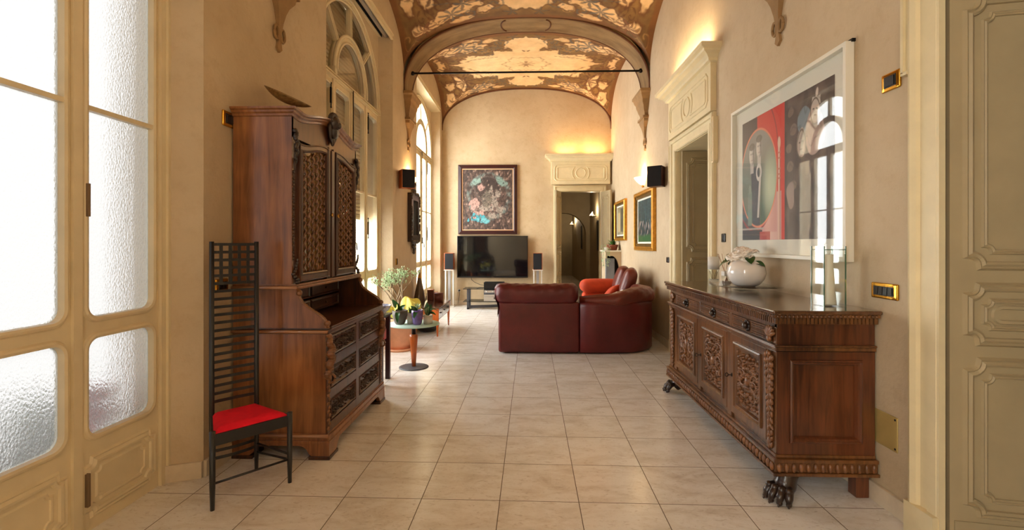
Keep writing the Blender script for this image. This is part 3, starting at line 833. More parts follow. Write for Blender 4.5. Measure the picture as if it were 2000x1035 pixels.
# ------------------------------------------------------------------ doors
def casing(m, O, ex, y0, y1, top, wd=.125, ear=.0, earz=2.3):
    """architrave on the wall plane: O origin, ex horizontal unit vector, normal = n"""
    n = Vector((ex[1], -ex[0], 0))
    def P(h, z): return Vector(O)+Vector(ex)*h+Vector((0, 0, z))
    pr = [(0.0, 0), (0.0, .022), (.010, .030), (.055, .030), (.060, .022), (.095, .022), (.10, .036), (.118, .045), (.13, .036), (.13, 0)]
    path = [P(y0, 0), P(y0, top), P(y1, top), P(y1, 0)]
    # lateral outwards
    k = -1 if True else 1
    m.sweep(path, [(u, h) for u, h in pr], n, closed=False)
    return n, P

def frieze(t, O, ex, y0, y1, z0, z1, proj, mt):
    n = Vector((ex[1], -ex[0], 0)); ex = Vector(ex)
    def P(h, z, d=0): return Vector(O)+ex*h+Vector((0, 0, z))+n*d
    m = MB()
    # box of the overdoor
    m.prism([P(y0, z0, 0), P(y1, z0, 0), P(y1, z0, proj), P(y0, z0, proj)], (0, 0, z1-z0))
    cyc = (y0+y1)/2; zc = (z0+z1)/2; hh = (z1-z0)
    pr = [(.010, 0), (.006, .010), (-.006, .010), (-.012, 0)]
    def path(pts): return [P(a, b, proj) for a, b in pts]
    m.sweep(path(oct_(y0+.07, y1-.07, z0+.07, z1-.07, .05)), pr, n, closed=True)
    # inner moulding broken by the round boss
    R = hh*.22
    m.sweep(path([(cyc+R*math.cos(2*PI*i/28), zc+R*math.sin(2*PI*i/28)) for i in range(28)]), pr, n, closed=True)
    R2 = R*1.75
    for sg in (-1, 1):
        ln = [(cyc+sg*R2*math.cos(a), zc+R2*math.sin(a)) for a in [(-.75+1.5*i/10) for i in range(11)]]
        pts = ln+[(cyc+sg*((y1-y0)/2-.16), zc+R2*.68), (cyc+sg*((y1-y0)/2-.13), zc+R2*.58), (cyc+sg*((y1-y0)/2-.13), zc-R2*.58), (cyc+sg*((y1-y0)/2-.16), zc-R2*.68)]
        m.sweep(path(pts), pr, n, closed=True)
    m.build('overdoor_frieze', mt, t, bevel=.003)
    # cornice
    c = MB(); prof = [(0, 0), (.0, .012), (.03, .022), (.035, .045), (.060, .075), (.10, .095), (.105, .115), (.135, .125), (.14, .165), (0, .165)]
    # built from stacked slabs so the returns are mitred
    last = None
    for i in range(len(prof)-2):
        d0, h0 = prof[i]; d1, h1 = prof[i+1]
        if h1 <= h0: continue
        A = [P(y0-d0, z1+h0, 0), P(y1+d0, z1+h0, 0), P(y1+d0, z1+h0, proj+d0), P(y0-d0, z1+h0, proj+d0)]
        B = [P(y0-d1, z1+h1, 0), P(y1+d1, z1+h1, 0), P(y1+d1, z1+h1, proj+d1), P(y0-d1, z1+h1, proj+d1)]
        c.add(A+B, [(0, 1, 2, 3), (4, 5, 6, 7), (0, 1, 5, 4), (1, 2, 6, 5), (2, 3, 7, 6), (3, 0, 4, 7)])
    c.build('overdoor_cornice', mt, t)
    return z1+.165

def door_leaf(parent, hinge, ang, wd, ht, panels, mt, name='door_leaf', handle=None, sgn=1):
    # local: x along the leaf from hinge, z up, front face towards -y
    t = bpy.data.objects.new(name, None)
    m = MB(); m.box(0, wd, 0, .04, .01, ht)
    pr = [(.014, 0), (.012, .010), (.002, .016), (-.008, .008), (-.016, .014), (-.026, .0)]
    for fy, nn in ((0, -1), (.04, 1)):
        for z0, z1, r in panels:
            for ins, sc in ((.075, 1.0), (.135, .6)):
                if z1-z0 < 2*(ins-.04)+.04: continue
                zz0, zz1 = z0+(ins-.075), z1-(ins-.075)
                P = [(a, fy, b) for a, b in notch(ins, wd-ins, zz0, zz1, r*sc)]
                if nn > 0: P = P[::-1]
                m.sweep(P, [(u*sc, h*sc*1.2) for u, h in pr], (0, nn, 0), closed=True)
    m.xform(Matrix.Translation(hinge) @ Matrix.Rotation(ang, 4, 'Z'))
    o = m.build(name, mt, parent)
    return o

# door 1 (right, near): casing on wall_right
def side_door(idx, D, ear, reb=0.0):
    t = struct(empty('door_%d' % idx, (XR, 0, 0)))
    m = MB(); y0, y1, top = D
    pr = [(0, 0), (0, .02), (.012, .032), (.060, .032), (.066, .024), (.105, .024), (.112, .040), (.135, .052), (.152, .046), (.158, .030), (.158, 0)]
    # path runs so that the lateral points away from the opening
    path = [(0, y0, 0), (0, y0, top), (0, y1, top), (0, y1, 0)]
    n = Vector((-1, 0, 0))
    t1 = Vector((0, 0, 1)); lat = n.cross(t1)   # for first leg
    sg = 1 if lat.y < 0 else -1
    m.sweep(path, [(u*sg, h) for u, h in pr], n, closed=False)
    # ears
    ez = ear
    if ez:
        for yy, s2 in ((y0-.158, -1), (y1+.158, 1)):
            m.box(-.034, 0, min(yy, yy+s2*.035), max(yy, yy+s2*.035), ez, top+.10)
            m.box(-.048, 0, min(yy+s2*.022, yy+s2*.038), max(yy+s2*.022, yy+s2*.038), ez, top+.10)
            m.box(-.048, 0, min(yy, yy+s2*.038), max(yy, yy+s2*.038), ez-.012, ez+.004)
    # plinth blocks
    for a, b in ((y0-.165, y0+.0), (y1, y1+.165)): m.box(-.056, 0, a, b, 0, .15)
    # lining of the opening
    m.box(-.004, .5, y0-.02, y0+.006, 0, top-.006); m.box(-.004+(.03 if reb else 0), .5, y1+reb-.006, y1+reb+.02, 0, top-.006); m.box(-.004, .5, y0-.01, y1+reb+.01, top-.006, top+.02)
    if reb: m.box(-.03, -.002, y1-.004, y1+reb, 0, top)
    m.build('door_casing', M['paint'], t, bevel=.002)
    return t
d1 = side_door(1, D1, 2.24, .06)
for o_ in (0,):
    door_leaf(d1, (.016, 2.195, 0), -math.radians(10), .62, 2.93, [(.195, .865, .05), (.965, 1.20, .045), (1.305, 2.48, .05)], M['leafpaint_shaded'])
    # recessed kick board line and the oblong boss of the middle panel
    k = MB(); k.sweep([(a, 0, b) for a, b in rr(.17, .45, 1.05, 1.115, .03)], [(.010, 0), (.006, .008), (-.006, .008), (-.012, 0)], (0, -1, 0), closed=True)
    k.sweep([(a, 0, b) for a, b in ((.02, .02), (.60, .02), (.60, .145), (.02, .145))], [(.003, 0), (.003, .006), (-.003, .006), (-.003, 0)], (0, -1, 0), closed=True)
    k.xform(Matrix.Translation((.016, 2.195, 0)) @ Matrix.Rotation(-math.radians(10), 4, 'Z')); k.build('panel_boss', M['leafpaint_shaded'], d1)
    door_leaf(d1, (.075, .985, 0), math.radians(4), .62, 2.93, [(.195, .865, .05), (.965, 1.20, .045), (1.305, 2.48, .05)], M['leafpaint_shaded'])
d2 = side_door(2, D2, 2.22)
ztop2 = frieze(d2, (0, 0, 0), (0, -1, 0), -(D2[1]+.16), -(D2[0]-.16), 2.735, 3.21, .06, M['paint'])
door_leaf(d2, (.045, 5.96, 0), 0, .56, 2.56, [(.14, .62, .05), (.72, 1.20, .05), (1.32, 2.45, .06)], M['leafpaint_shaded'])
# end door
d3 = struct(empty('door_3', (0, YE, 0)))
m = MB(); pr = [(0, 0), (0, .02), (.012, .032), (.060, .032), (.066, .024), (.09, .024), (.10, .045), (.125, .04), (.13, 0)]
m.sweep([(DE[0], 0, 0), (DE[0], 0, DE[2]), (DE[1], 0, DE[2]), (DE[1], 0, 0)], [(u, h) for u, h in pr], (0, -1, 0), closed=False)
m.box(DE[0]-.02, DE[0]+.006, -.003, .223, 0, DE[2]-.006); m.box(DE[1]-.006, DE[1]+.02, -.003, .223, 0, DE[2]-.006); m.box(DE[0]-.01, DE[1]+.01, -.003, .223, DE[2]-.006, DE[2]+.02)
m.build('door_casing', M['paint'], d3)
frieze(d3, (0, 0, 0), (1, 0, 0), DE[0]-.19, DE[1]+.19, 2.73, 3.22, .16, M['paint'])
door_leaf(d3, (DE[0]+.0, -.06, 0), -math.radians(108), .46, 2.56, [(.14, .62, .04), (.72, 1.20, .04), (1.32, 2.45, .05)], M['leafpaint_shaded'])
door_leaf(d3, (DE[1]+.0, -.06, 0), -math.radians(73), .46, 2.56, [(.14, .62, .04), (.72, 1.20, .04), (1.32, 2.45, .05)], M['leafpaint_shaded'])
# baseboards
b = MB()
b.box(XR-.018, XR, D1[1]+.165, D2[0]-.165, 0, .10); b.box(XR-.018, XR, D2[1]+.165, YE, 0, .10); b.box(XR-.018, XR, YB, D1[0]-.165, 0, .10)
struct(b.build('baseboard_right', M['base'], bevel=.003))
b = MB(); es = sorted([bay_edges(c) for c in WC]); cur = YB
for a, e in es:
    if a > cur: b.box(XL, XL+.018, cur, a, 0, .10)
    cur = e
b.box(XL, XL+.018, cur, YE, 0, .10)
for c in WC:      # on the splayed reveals
    for sg in (-1, 1):
        b.prism([(XL, c+sg*(HW+.07), 0), (XW+.01, c+sg*(HW+.00), 0), (XW+.01, c+sg*(HW-.018), 0), (XL+.002, c+sg*(HW+.05), 0)], (0, 0, .10))
struct(b.build('baseboard_left', M['base'], bevel=.003))
b = MB(); b.box(XL, DE[0]-.13, YE-.018, YE, 0, .10); b.box(DE[1]+.13, XR, YE-.018, YE, 0, .10)
struct(b.build('baseboard_end', M['base'], bevel=.003))
# ------------------------------------------------------------------ shared builders for the furniture
def wb(mb, name, m, t, bevel=0.0, fix=True):
    """build a mesh given in room coordinates as a part of thing t (t unrotated)"""
    L = Vector((0, 0, 0)); q = t
    while q is not None: L += q.location; q = q.parent
    mb.xform(Matrix.Translation(-L)); return mb.build(name, m, t, bevel, fix)

def relief(w, h, seed=1, dens=1.0, leaf=1.0, dep=.012):
    """carved acanthus relief in the u-v plane (n = +z), mirrored about u = 0"""
    R = random.Random(seed); m = MB()
    def leafblob(u, v, a, L, wd, z=.004):
        Mx = Matrix.Rotation(a, 4, 'Z')
        m.ball((u, v, z), L, wd, dep*.9, 7, 4, Mx)
    s = min(w, h)
    cents = []
    nu = max(1, int(round(w/s*1.0))); nv = max(1, int(round(h/s*1.0)))
    for i in range(nu):
        for j in range(nv*2 if h > w*1.3 else nv):
            J = nv*2 if h > w*1.3 else nv
            cents.append((w*(.5/nu)*(i+.5)/1.0, -h/2+h*(j+.5)/J))
    for k, (cu, cv) in enumerate(cents):
        if nu == 1: cu = w*.25
        r = s*.22*(1 if h > w else .95); sg = 1 if (k % 2 == 0) else -1
        P = spiral(cu, cv, r, 1.5, R.uniform(0, 6), sg, 16)
        for mir in (1, -1):
            pts = [(mir*u, v, .004+dep*.6*(i/15)) for i, (u, v) in enumerate(P)]
            rad = [s*.028*(1-.4*i/15) for i in range(16)]
            m.tube(pts, rad, 5)
            m.ball((mir*P[-1][0], P[-1][1], dep*.8), s*.045*leaf, None, dep*.8, 6, 4)
            for i in range(0, 15, 2):
                a = math.atan2(P[i][1]-cv, P[i][0]-cu)
                leafblob(mir*(P[i][0]+math.cos(a)*s*.05), P[i][1]+math.sin(a)*s*.05, (a+.5*sg) if mir > 0 else PI-(a+.5*sg), s*.06*leaf, s*.026*leaf)
    n = int(46*dens)
    for i in range(n):
        u = R.uniform(.02, w/2*.93); v = R.uniform(-h/2*.93, h/2*.93); a = R.uniform(0, 6.28)
        L = s*R.uniform(.03, .065)*leaf; wd = L*R.uniform(.35, .6)
        for mir in (1, -1): leafblob(mir*u, v, a if mir > 0 else PI-a, L, wd, R.uniform(0, .004))
    # central stem / boss
    m.ball((0, 0, dep*.5), s*.10, s*.12, dep*1.3, 8, 6)
    if h > w:
        for j in range(9):
            v = -h/2+h*(j+.5)/9; m.ball((0, v, .004), s*.035, h/22, dep, 6, 4)
    return m
def frameM(o, eu, ev):
    eu = Vector(eu).normalized(); ev = Vector(ev).normalized(); n = eu.cross(ev)
    Mx = Matrix((eu, ev, n)).transposed().to_4x4(); return Matrix.Translation(Vector(o)) @ Mx
def mould_rect(m, Mx, u0, u1, v0, v1, prof, pts=None):
    """moulding around a rectangle in the plane of Mx"""
    P = pts or [(u0, v0), (u1, v0), (u1, v1), (u0, v1)]
    k = MB(); k.sweep([(a, b, 0) for a, b in P], prof, (0, 0, 1), closed=True); m.merge(k, Mx)
BOL = [(0.0, 0), (.0, .008), (.006, .012), (.012, .008), (.018, .010), (.026, .004), (.03, 0)]     # lateral + = inside (left of ccw path)

# ================================================================== tall ladder-back chair
FL, FR, BR, BL = Vector((-1.650, 2.415, 0)), Vector((-1.39, 2.712, 0)), Vector((-1.682, 2.872, 0)), Vector((-1.842, 2.69, 0))
t = thing('ladder_back_chair', 'tall black ladder-back chair with a bright red seat beside the textured glass window', 'chair', tuple((FL+FR+BR+BL)/4))
Z = lambda p, z: Vector((p.x, p.y, z))
SH = .405
for p in (FL, FR): wb(MB().tube([Z(p, 0), Z(p, .12), Z(p, SH+.008)], [.0105, .014, .015], 12), 'leg', M['black'], t)
for p in (BL, BR): wb(MB().tube([Z(p, 0), Z(p, .12), Z(p, SH), Z(p, 1.412)], [.0105, .013, .0145, .0125], 12), 'rear_post', M['black'], t)
m = MB()
for a, b, z0, z1 in ((FL, FR, .335, .395), (FR, BR, .335, .395), (BR, BL, .335, .395), (BL, FL, .335, .395)):
    d = (b-a).normalized(); n = Vector((-d.y, d.x, 0))*.009
    m.prism([Z(a-n, z0), Z(b-n, z0), Z(b+n, z0), Z(a+n, z0)], (0, 0, z1-z0))
wb(m, 'seat_rail', M['black'], t, bevel=.002)
m = MB()
c = (FL+FR+BR+BL)/4
def seatpt(i, j):
    a = FL.lerp(FR, i); b = BL.lerp(BR, i); p = a.lerp(b, j); ed = min(i, 1-i, j, 1-j)
    q = p+(c-Vector((p.x, p.y, 0)))*.03
    return Vector((q.x, q.y, .396+.026*min(1, ed*9)**.6))
m.grid(seatpt, 22, 22); m.prism([Z(p+(c-p)*.03, .385) for p in (FL, FR, BR, BL)], (0, 0, .012))
wb(m, 'seat_cushion', M['redseat'], t)
bd = (BR-BL); bn = Vector((bd.y, -bd.x, 0)).normalized()
def slat(z, hgt, bow, name='back_slat', i=0):
    m = MB(); vs = []
    for k in range(9):
        s_ = k/8; p = BL.lerp(BR, s_)-bn*(-bow*4*s_*(1-s_))*-1
        for dz, dn in ((0, -.003), (hgt, -.003), (hgt, .003), (0, .003)): vs.append(Vector((p.x, p.y, z+dz))+bn*dn)
    m.add(vs, [(k*4+j, k*4+(j+1) % 4, k*4+4+(j+1) % 4, k*4+4+j) for k in range(8) for j in range(4)])
    return m
for i in range(22):
    z = 1.395-.0462*i
    if z < .45: break
    wb(slat(z-.008, .0165, .0 if i < 6 else .006), 'back_slat', M['black'], t)
for k in range(1, 5):
    p = BL.lerp(BR, k/5); d = bd.normalized()*.0085
    wb(MB().prism([Z(p-d-bn*.004, 1.165), Z(p+d-bn*.004, 1.165), Z(p+d+bn*.004, 1.165), Z(p-d+bn*.004, 1.165)], (0, 0, .235)), 'vertical_slat', M['black'], t)
for z in (.305, .262, .219, .176, .133):
    wb(slat(z, .0165, -.018), 'lower_slat', M['black'], t)
for a, b, za, zb in ((FL, FR, .138, .138), (FR, BR, .165, .160), (FR, BR, .135, .105), (FL, BL, .165, .160), (FL, BL, .138, .105)):
    wb(MB().tube([Z(a, za), Z(b, zb)], .0065, 8), 'stretcher', M['black'], t)

# ================================================================== carved bureau cabinet
t = thing('bureau_cabinet', 'carved walnut bureau cabinet with open desk, two latticed doors and six carved drawers', 'cabinet', (-1.62, 3.6, 0))
Y0, Y1 = 3.02, 4.17
XB = -1.925; XF = -1.305; XU = -1.535
# lower case
for y in (Y0, Y1-.022): wb(MB().box(XB, XF, y, y+.022, .15, .82), 'lower_side_panel', M['walnut_side'], t)
m = MB(); m.box(XB, XF-.003, Y0+.022, Y1-.022, .15, .82)
Mf = frameM((XF-.003, 0, 0), (0, 1, 0), (0, 0, 1))       # u=Y v=Z n=+X
for a, b in ((Y0+.0, Y0+.035), (3.53, 3.59), (Y1-.10, Y1)): m.box(XF-.004, XF+.008, a, b, .155, .815)
for a, b in ((.155, .225), (.375, .44), (.585, .65), (.80, .815)): m.box(XF-.004, XF+.0075, Y0, Y1, a, b)
wb(m, 'lower_case', M['walnut'], t, bevel=.002)
# base moulding, bracket feet
m = MB()
m.box(XB, XF+.02, Y0-.012, Y1+.012, .118, .150); m.box(XB, XF+.012, Y0-.006, Y1+.006, .150, .162); m.box(XB, XF+.026, Y0-.018, Y1+.018, .100, .120)
wb(m, 'base_moulding', M['walnut_side'], t, bevel=.004)
def footprof(L, rev=False):
    p = [(0, .02), (.115, .02), (.135, .035), (.150, .062), (.172, .080), (.20, .086), (L-.20, .086), (L-.172, .080), (L-.150, .062), (L-.135, .035), (L-.115, .02), (L, .02), (L, .102), (0, .102)]
    return p
m = MB(); L = (XF+.024)-XB
m.prism([(XF+.024-a, Y0-.016, b) for a, b in footprof(L)], (0, .03, 0)); m.prism([(XF+.024-a, Y1-.014, b) for a, b in footprof(L)], (0, .03, 0))
L = Y1-Y0+.032
m.prism([(XF-.006, Y0-.016+a, b) for a, b in footprof(L)], (.03, 0, 0))
wb(m, 'plinth', M['walnut_side'], t, bevel=.002)
for x in (XF+.03, XB+.14):
    for y in (Y0-.022, Y1+.022-.14):
        wb(MB().box(x-.14, x, y, y+.14, 0, .022), 'foot', M['walnut'], t, bevel=.003)
for x1_, z_ in ((XF+.014, .826), (XF+.018, .150), (XU+.040, 1.112)):
    for y_ in (Y0-.013, Y1+.013):
        wb(MB().tube([(XB, y_, z_), (x1_, y_, z_)], .0115, 12), 'side_highlight_bead', M['highlight_wood'], t)  # beads added to carry the bright highlight lines along the mouldings
# drawers with carved fronts
rl = [relief(.40, .115, 11, 1.0, 1.2), relief(.40, .115, 12, 1.0, 1.2)]
for r, (z0, z1) in enumerate(((.655, .795), (.445, .58), (.230, .370))):
    for cidx, (a, b) in enumerate(((Y0+.042, 3.525), (3.595, Y1-.108))):
        m = MB(); m.box(XF-.03, XF+.002, a, b, z0, z1)
        mould_rect(m, Mf, a+.004, b-.004, z0+.004, z1-.004, [(0, .003), (.002, .013), (.010, .016), (.016, .008), (.02, .004)])
        d = wb(m, 'drawer', M['walnut'], t)
        k = MB(); w_, h_ = b-a-.05, z1-z0-.035
        k.merge(relief(w_, h_, 11+r*2+cidx, .9, 1.25, .011), frameM((XF+.003, (a+b)/2, (z0+z1)/2), (0, 1, 0), (0, 0, 1)))
        wb(k, 'carved_panel', M['carve'], d)
# bombe corner carvings
for y in (Y0+.018, Y1-.05):
    m = MB()
    for i in range(26):
        s_ = i/25; z = .80-.30*s_; bulge = .03*math.sin(PI*min(1, s_*1.25))**.8
        m.ball((XF+.004+bulge*.7, y+.012*math.sin(i*1.1), z), .020+.012*math.sin(PI*s_), .026, .020, 7, 5)
    for i in range(12):
        z = .49-.027*i; m.ball((XF+.008, y+.006*(-1)**i, z), .012, .017, .016, 6, 4)
    m.tube([(XF+.03*math.cos(a)+.02, y, .52+.03*math.sin(a)) for a in [i*.5 for i in range(13)]], .008, 6)
    wb(m, 'corner_carving', M['carve2'], t)
wb(MB().box(XF+.006, XF+.014, Y1-.035, Y1-.028, .17, .78).box(XF+.006, XF+.014, Y1-.075, Y1-.068, .17, .48), 'reeded_pilaster', M['carve'], t)
# desk slab
m = MB(); m.box(XB, XF+.02, Y0-.012, Y1+.012, .812, .838); m.box(XB, XF+.012, Y0-.006, Y1+.006, .838, .848); m.box(XF-.05, XF+.022, Y0+.03, Y1-.03, .838, .856)
wb(m, 'desk_slab', M['walnut'], t, bevel=.003)
# scrolled side wings
prof = [(XF+.004, .848), (XF-.002, .875), (XF-.02, .905), (XF-.05, .930), (XF-.085, .952), (XF-.125, .978), (XF-.16, 1.005), (XF-.18, 1.035), (XF-.19, 1.065), (XF-.195, 1.10)]
for y in (Y0, Y1-.024):
    wb(MB().prism([(XB, y, .848)]+[(a, y, b) for a, b in prof]+[(XB, y, 1.10)], (0, .024, 0)), 'desk_wing', M['walnut_side'] if y == Y0 else M['walnut'], t)
    m = MB(); m.tube([(a, y+.012, b) for a, b in prof], .013, 8)
    for i in range(34):
        s_ = i/33*(len(prof)-1); k = min(int(s_), len(prof)-2); fr = s_-k
        x = prof[k][0]*(1-fr)+prof[k+1][0]*fr; z = prof[k][1]*(1-fr)+prof[k+1][1]*fr
        m.ball((x+.003, y+.014+.006*(-1)**i, z+.003), .008, .008, .008, 5, 4)
    m.ball((XF-.185, y+.012, 1.075), .022, .02, .022); m.ball((XF+.0, y+.012, .878), .024, .021, .020)
    wb(m, 'rope_edge_carving', M['carve2'], t)
# pigeonholes
m = MB(); m.box(XB, XB+.03, Y0+.024, Y1-.024, .85, 1.10); wb(m, 'desk_back', M['walnut'], t)
for a, b in ((Y0+.03, 3.585), (3.60, Y1-.03)):
    for z0, z1 in ((.865, .965), (.98, 1.09)):
        m = MB(); m.box(XB+.03, -1.68, a, b, z0, z1)
        mould_rect(m, frameM((-1.68, 0, 0), (0, 1, 0), (0, 0, 1)), a+.006, b-.006, z0+.006, z1-.006, [(0, 0), (.0, .006), (.008, .009), (.014, 0)])
        m.ball((-1.672, (a+b)/2, (z0+z1)/2), .010)
        wb(m, 'small_drawer', M['walnut'], t)
# upper case
m = MB(); m.box(XB, XU+.045, Y0-.012, Y1+.012, 1.10, 1.118); m.box(XB, XU+.036, Y0-.006, Y1+.006, 1.118, 1.134)
wb(m, 'waist_moulding', M['walnut_side'], t, bevel=.004)
for y in (Y0, Y1-.022): wb(MB().box(XB, XU, y, y+.022, 1.134, 2.25), 'upper_side_panel', M['walnut_side'], t)
def top_z(y):   # serpentine head of the cabinet
    s_ = abs(y-(Y0+Y1)/2)/((Y1-Y0)/2)
    return 2.255+.085*(0.5+0.5*math.cos(PI*min(1, s_*1.02)))+.02*math.exp(-((s_-1)/.12)**2)
m = MB(); m.box(XB, XU-.03, Y0+.022, Y1-.022, 1.134, 2.22)
n = 30; yy = [Y0+(Y1-Y0)*i/n for i in range(n+1)]
# front board with serpentine top
vs = []
for y in yy: vs += [(XU, y, 2.10), (XU, y, top_z(y)-.03), (XU-.03, y, top_z(y)-.03), (XU-.03, y, 2.10)]
m.add(vs, [(i*4+j, i*4+(j+1) % 4, i*4+4+(j+1) % 4, i*4+4+j) for i in range(n) for j in range(4)])
for a, b in ((Y0+.0225, Y0+.075), (3.555, 3.68), (Y1-.075, Y1-.0225)): m.box(XU-.03, XU+.001, a, b, 1.134, 2.12)
wb(m, 'upper_case', M['walnut'], t)
m = MB()
pf = [(0, -.045), (.008, -.04), (.012, -.028), (.022, -.018), (.026, -.008), (.038, .0), (.042, .012), (.0, .016)]
vs = []
path = [(XB, Y0, top_z(Y0), 0, -1)]+[(XU, y, top_z(y), 1, 0) for y in yy]+[(XB, Y1, top_z(Y1), 0, 1)]
for i, (x, y, z, nx, ny) in enumerate(path):
    for d, h in pf:
        if i == 0: vs.append((x, y-d, z+h))
        elif i == len(path)-1: vs.append((x, y+d, z+h))
        elif i == 1: vs.append((x+d, y-d, z+h))
        elif i == len(path)-2: vs.append((x+d, y+d, z+h))
        else: vs.append((x+d, y, z+h))
k = len(pf); m.add(vs, [(i*k+j, (i+1)*k+j, (i+1)*k+j+1, i*k+j+1) for i in range(len(path)-1) for j in range(k-1)])
V = []
for y in yy: V += [(XB, y, top_z(y)+.014), (XU+.03, y, top_z(y)+.014)]
m.add(V, [(2*i, 2*i+1, 2*i+3, 2*i+2) for i in range(n)])
wb(m, 'cornice', M['walnut_side'], t)
# mask
m = MB(); cy = 3.617
m.ball((XU+.035, cy, 2.33), .045, .062, .062, 12, 10); m.ball((XU+.03, cy, 2.27), .035, .045, .06, 10, 8); m.ball((XU+.075, cy, 2.315), .016, .014, .026)
for i in range(11):
    a = PI*i/10; m.ball((XU+.03, cy+.062*math.cos(a), 2.345+.055*math.sin(a)), .022, .020, .020, 7, 5)
for sg in (-1, 1):
    m.ball((XU+.07, cy+sg*.024, 2.335), .010, .012, .008); m.tube([(XU+.02, cy+sg*.06, 2.33), (XU+.03, cy+sg*.075, 2.28), (XU+.02, cy+sg*.05, 2.22), (XU+.02, cy+sg*.02, 2.18)], [.014, .016, .012, .006], 6)
m.ball((XU+.02, cy, 2.20), .02, .022, .045)
wb(m, 'carved_mask', M['paw'], t)
# doors
def cabdoor(a, b, hi, lo_side, mirror):
    z0, z1 = 1.145, 2.125
    def zt(y):   # serpentine top of the panel: high side near the middle
        s_ = (y-a)/(b-a); s_ = 1-s_ if mirror else s_
        return z1-.055*(0.5+0.5*math.cos(PI*min(1, max(0, s_*1.25-.05))))
    ny = 12
    out = [(a, z0), (b, z0)]+[(b+(a-b)*i/ny, zt(b+(a-b)*i/ny)+.0) for i in range(ny+1)]
    ia, ib = a+.042, b-.042
    inn = [(ia, z0+.055), (ib, z0+.055)]+[(ib+(ia-ib)*i/ny, zt(ib+(ia-ib)*i/ny)-.05) for i in range(ny+1)]
    m = MB(); X = XU-.004
    m.plate_hole([(X, p, q) for p, q in out], [(X, p, q) for p, q in inn], (.022, 0, 0))
    m.sweep([(X+.022, p, q) for p, q in out], [(0, 0), (.001, .006), (.008, .008), (.012, 0)], (1, 0, 0), closed=True)
    m.sweep([(X+.022, p, q) for p, q in inn], [(.004, -.012), (.002, .004), (-.008, .009), (-.014, 0)], (1, 0, 0), closed=True)
    d = wb(m, 'lattice_door', M['walnut'], t)
    g = MB(); g.prism([(X+.0, p, q) for p, q in inn], (.002, 0, 0)); wb(g, 'amber_glass', M['glass_amber'], d)
    # basket-weave lattice: bowed uprights crossing short rungs, a stud on each crossing
    l = MB(); ncol = 6; pitch = (ib-ia)/ncol; zz = z0+.06
    for i in range(ncol+1):
        y = ia+pitch*i; ztop = zt(min(max(y, ia), ib))-.05; P = []; k_ = 0; z = zz
        while z < ztop:
            P.append((X+.008+.005*(1 if (k_+i) % 2 else -1), y+.006*(1 if (k_+i) % 2 else -1), z)); z += .028; k_ += 1
        if len(P) > 1: l.tube(P, .0075, 5)
    for i in range(ncol):
        y = ia+pitch*(i+.5); ztop = zt(y)-.055; z = zz+.014*(1+(i % 2)*2)
        while z < ztop:
            l.ball((X+.014, y, z), .007, .011, .011, 6, 4); l.box(X+.006, X+.010, y-pitch/2, y+pitch/2, z-.0035, z+.0035); z += .056
    wb(l, 'lattice', M['carve2'], d)
    return d
dd1 = cabdoor(3.088, 3.553, 0, 0, False)
dd2 = cabdoor(3.683, 4.105, 0, 0, True)
for d, y in ((dd1, 3.585), (dd2, 3.70)):
    wb(MB().tube([(XU+.015, y, 1.62), (XU+.035, y, 1.62)], .004, 6).tube([(XU+.035, y+.013*math.cos(a), 1.62+.013*math.sin(a)) for a in [i*.6 for i in range(11)]], .003, 5), 'key', M['brass'], d)
m = MB(); m.box(XU, XU+.016, 3.565, 3.592, 1.14, 2.14); m.box(XU, XU+.024, 3.60, 3.64, 1.14, 2.12); m.box(XU, XU+.016, 3.648, 3.672, 1.14, 2.14)
wb(m, 'centre_pilaster', M['walnut'], t, bevel=.004)
for y in (Y0+.02, Y1-.02):
    m = MB()
    for i in range(16):
        s_ = i/15; z = 2.14-.20*s_; m.ball((XU+.014+.012*math.sin(PI*(1-s_)), y+.010*math.sin(i*1.4), z), .018*(1-.5*s_), .022*(1-.5*s_), .018, 7, 5)
    m.tube([(XU+.012, y, 1.96), (XU+.010, y, 1.90), (XU+.012, y, 1.87)], [.009, .006, .002], 6)
    wb(m, 'corner_acanthus', M['paw'], t); m = MB()
    for i in range(9):
        z = 1.145+.018*i; m.ball((XU+.016+.012*math.cos(i*.9), y+.01*math.sin(i*1.7), z), .016*(1-i*.06), .02*(1-i*.06), .014, 6, 5)
    wb(m, 'foot_scroll', M['paw'], t)
    m = MB(); k_ = 0; z = 1.30
    while z < 1.88: m.ball((XU+.002, y+.0, z), .006, .018, .012, 5, 4); z += .022
    wb(m, 'fish_scale_carving', M['carve'], t)
# leaf-shaped bowl on top
t = thing('oval_bowl', 'boat-shaped woven brown bowl tipped on top of the bureau cabinet', 'bowl', (-1.76, 3.36, 2.385))
m = MB()
def bw(i, j, s_=1.0, o=0):
    a = 2*PI*i; r = j
    e = (abs(math.cos(a))**1.0)
    x = .19*r*math.cos(a); y = .09*r*math.sin(a)*(1-.25*abs(math.cos(a)))
    z = .006+.055*r**2.2*s_+o
    return Vector((x, y, z))
m.grid(lambda i, j: bw(i, j), 49, 12); m.grid(lambda i, j: bw(i, j, .97, .006) if j < 1 else bw(i, 1), 49, 12)
m.xform(Matrix.Rotation(math.radians(24), 4, 'Y')); m.xform(Matrix.Translation((0, 0, .03)))
m.build('bowl_shell', M['bowlwood'], t, fix=True)

# ================================================================== sideboard
t = thing('sideboard', 'long carved walnut sideboard on lion paw feet against the right wall', 'sideboard', (1.62, 3.56, 0))
SX0, SX1, SY0, SY1 = 1.365, 1.885, 2.615, 4.52
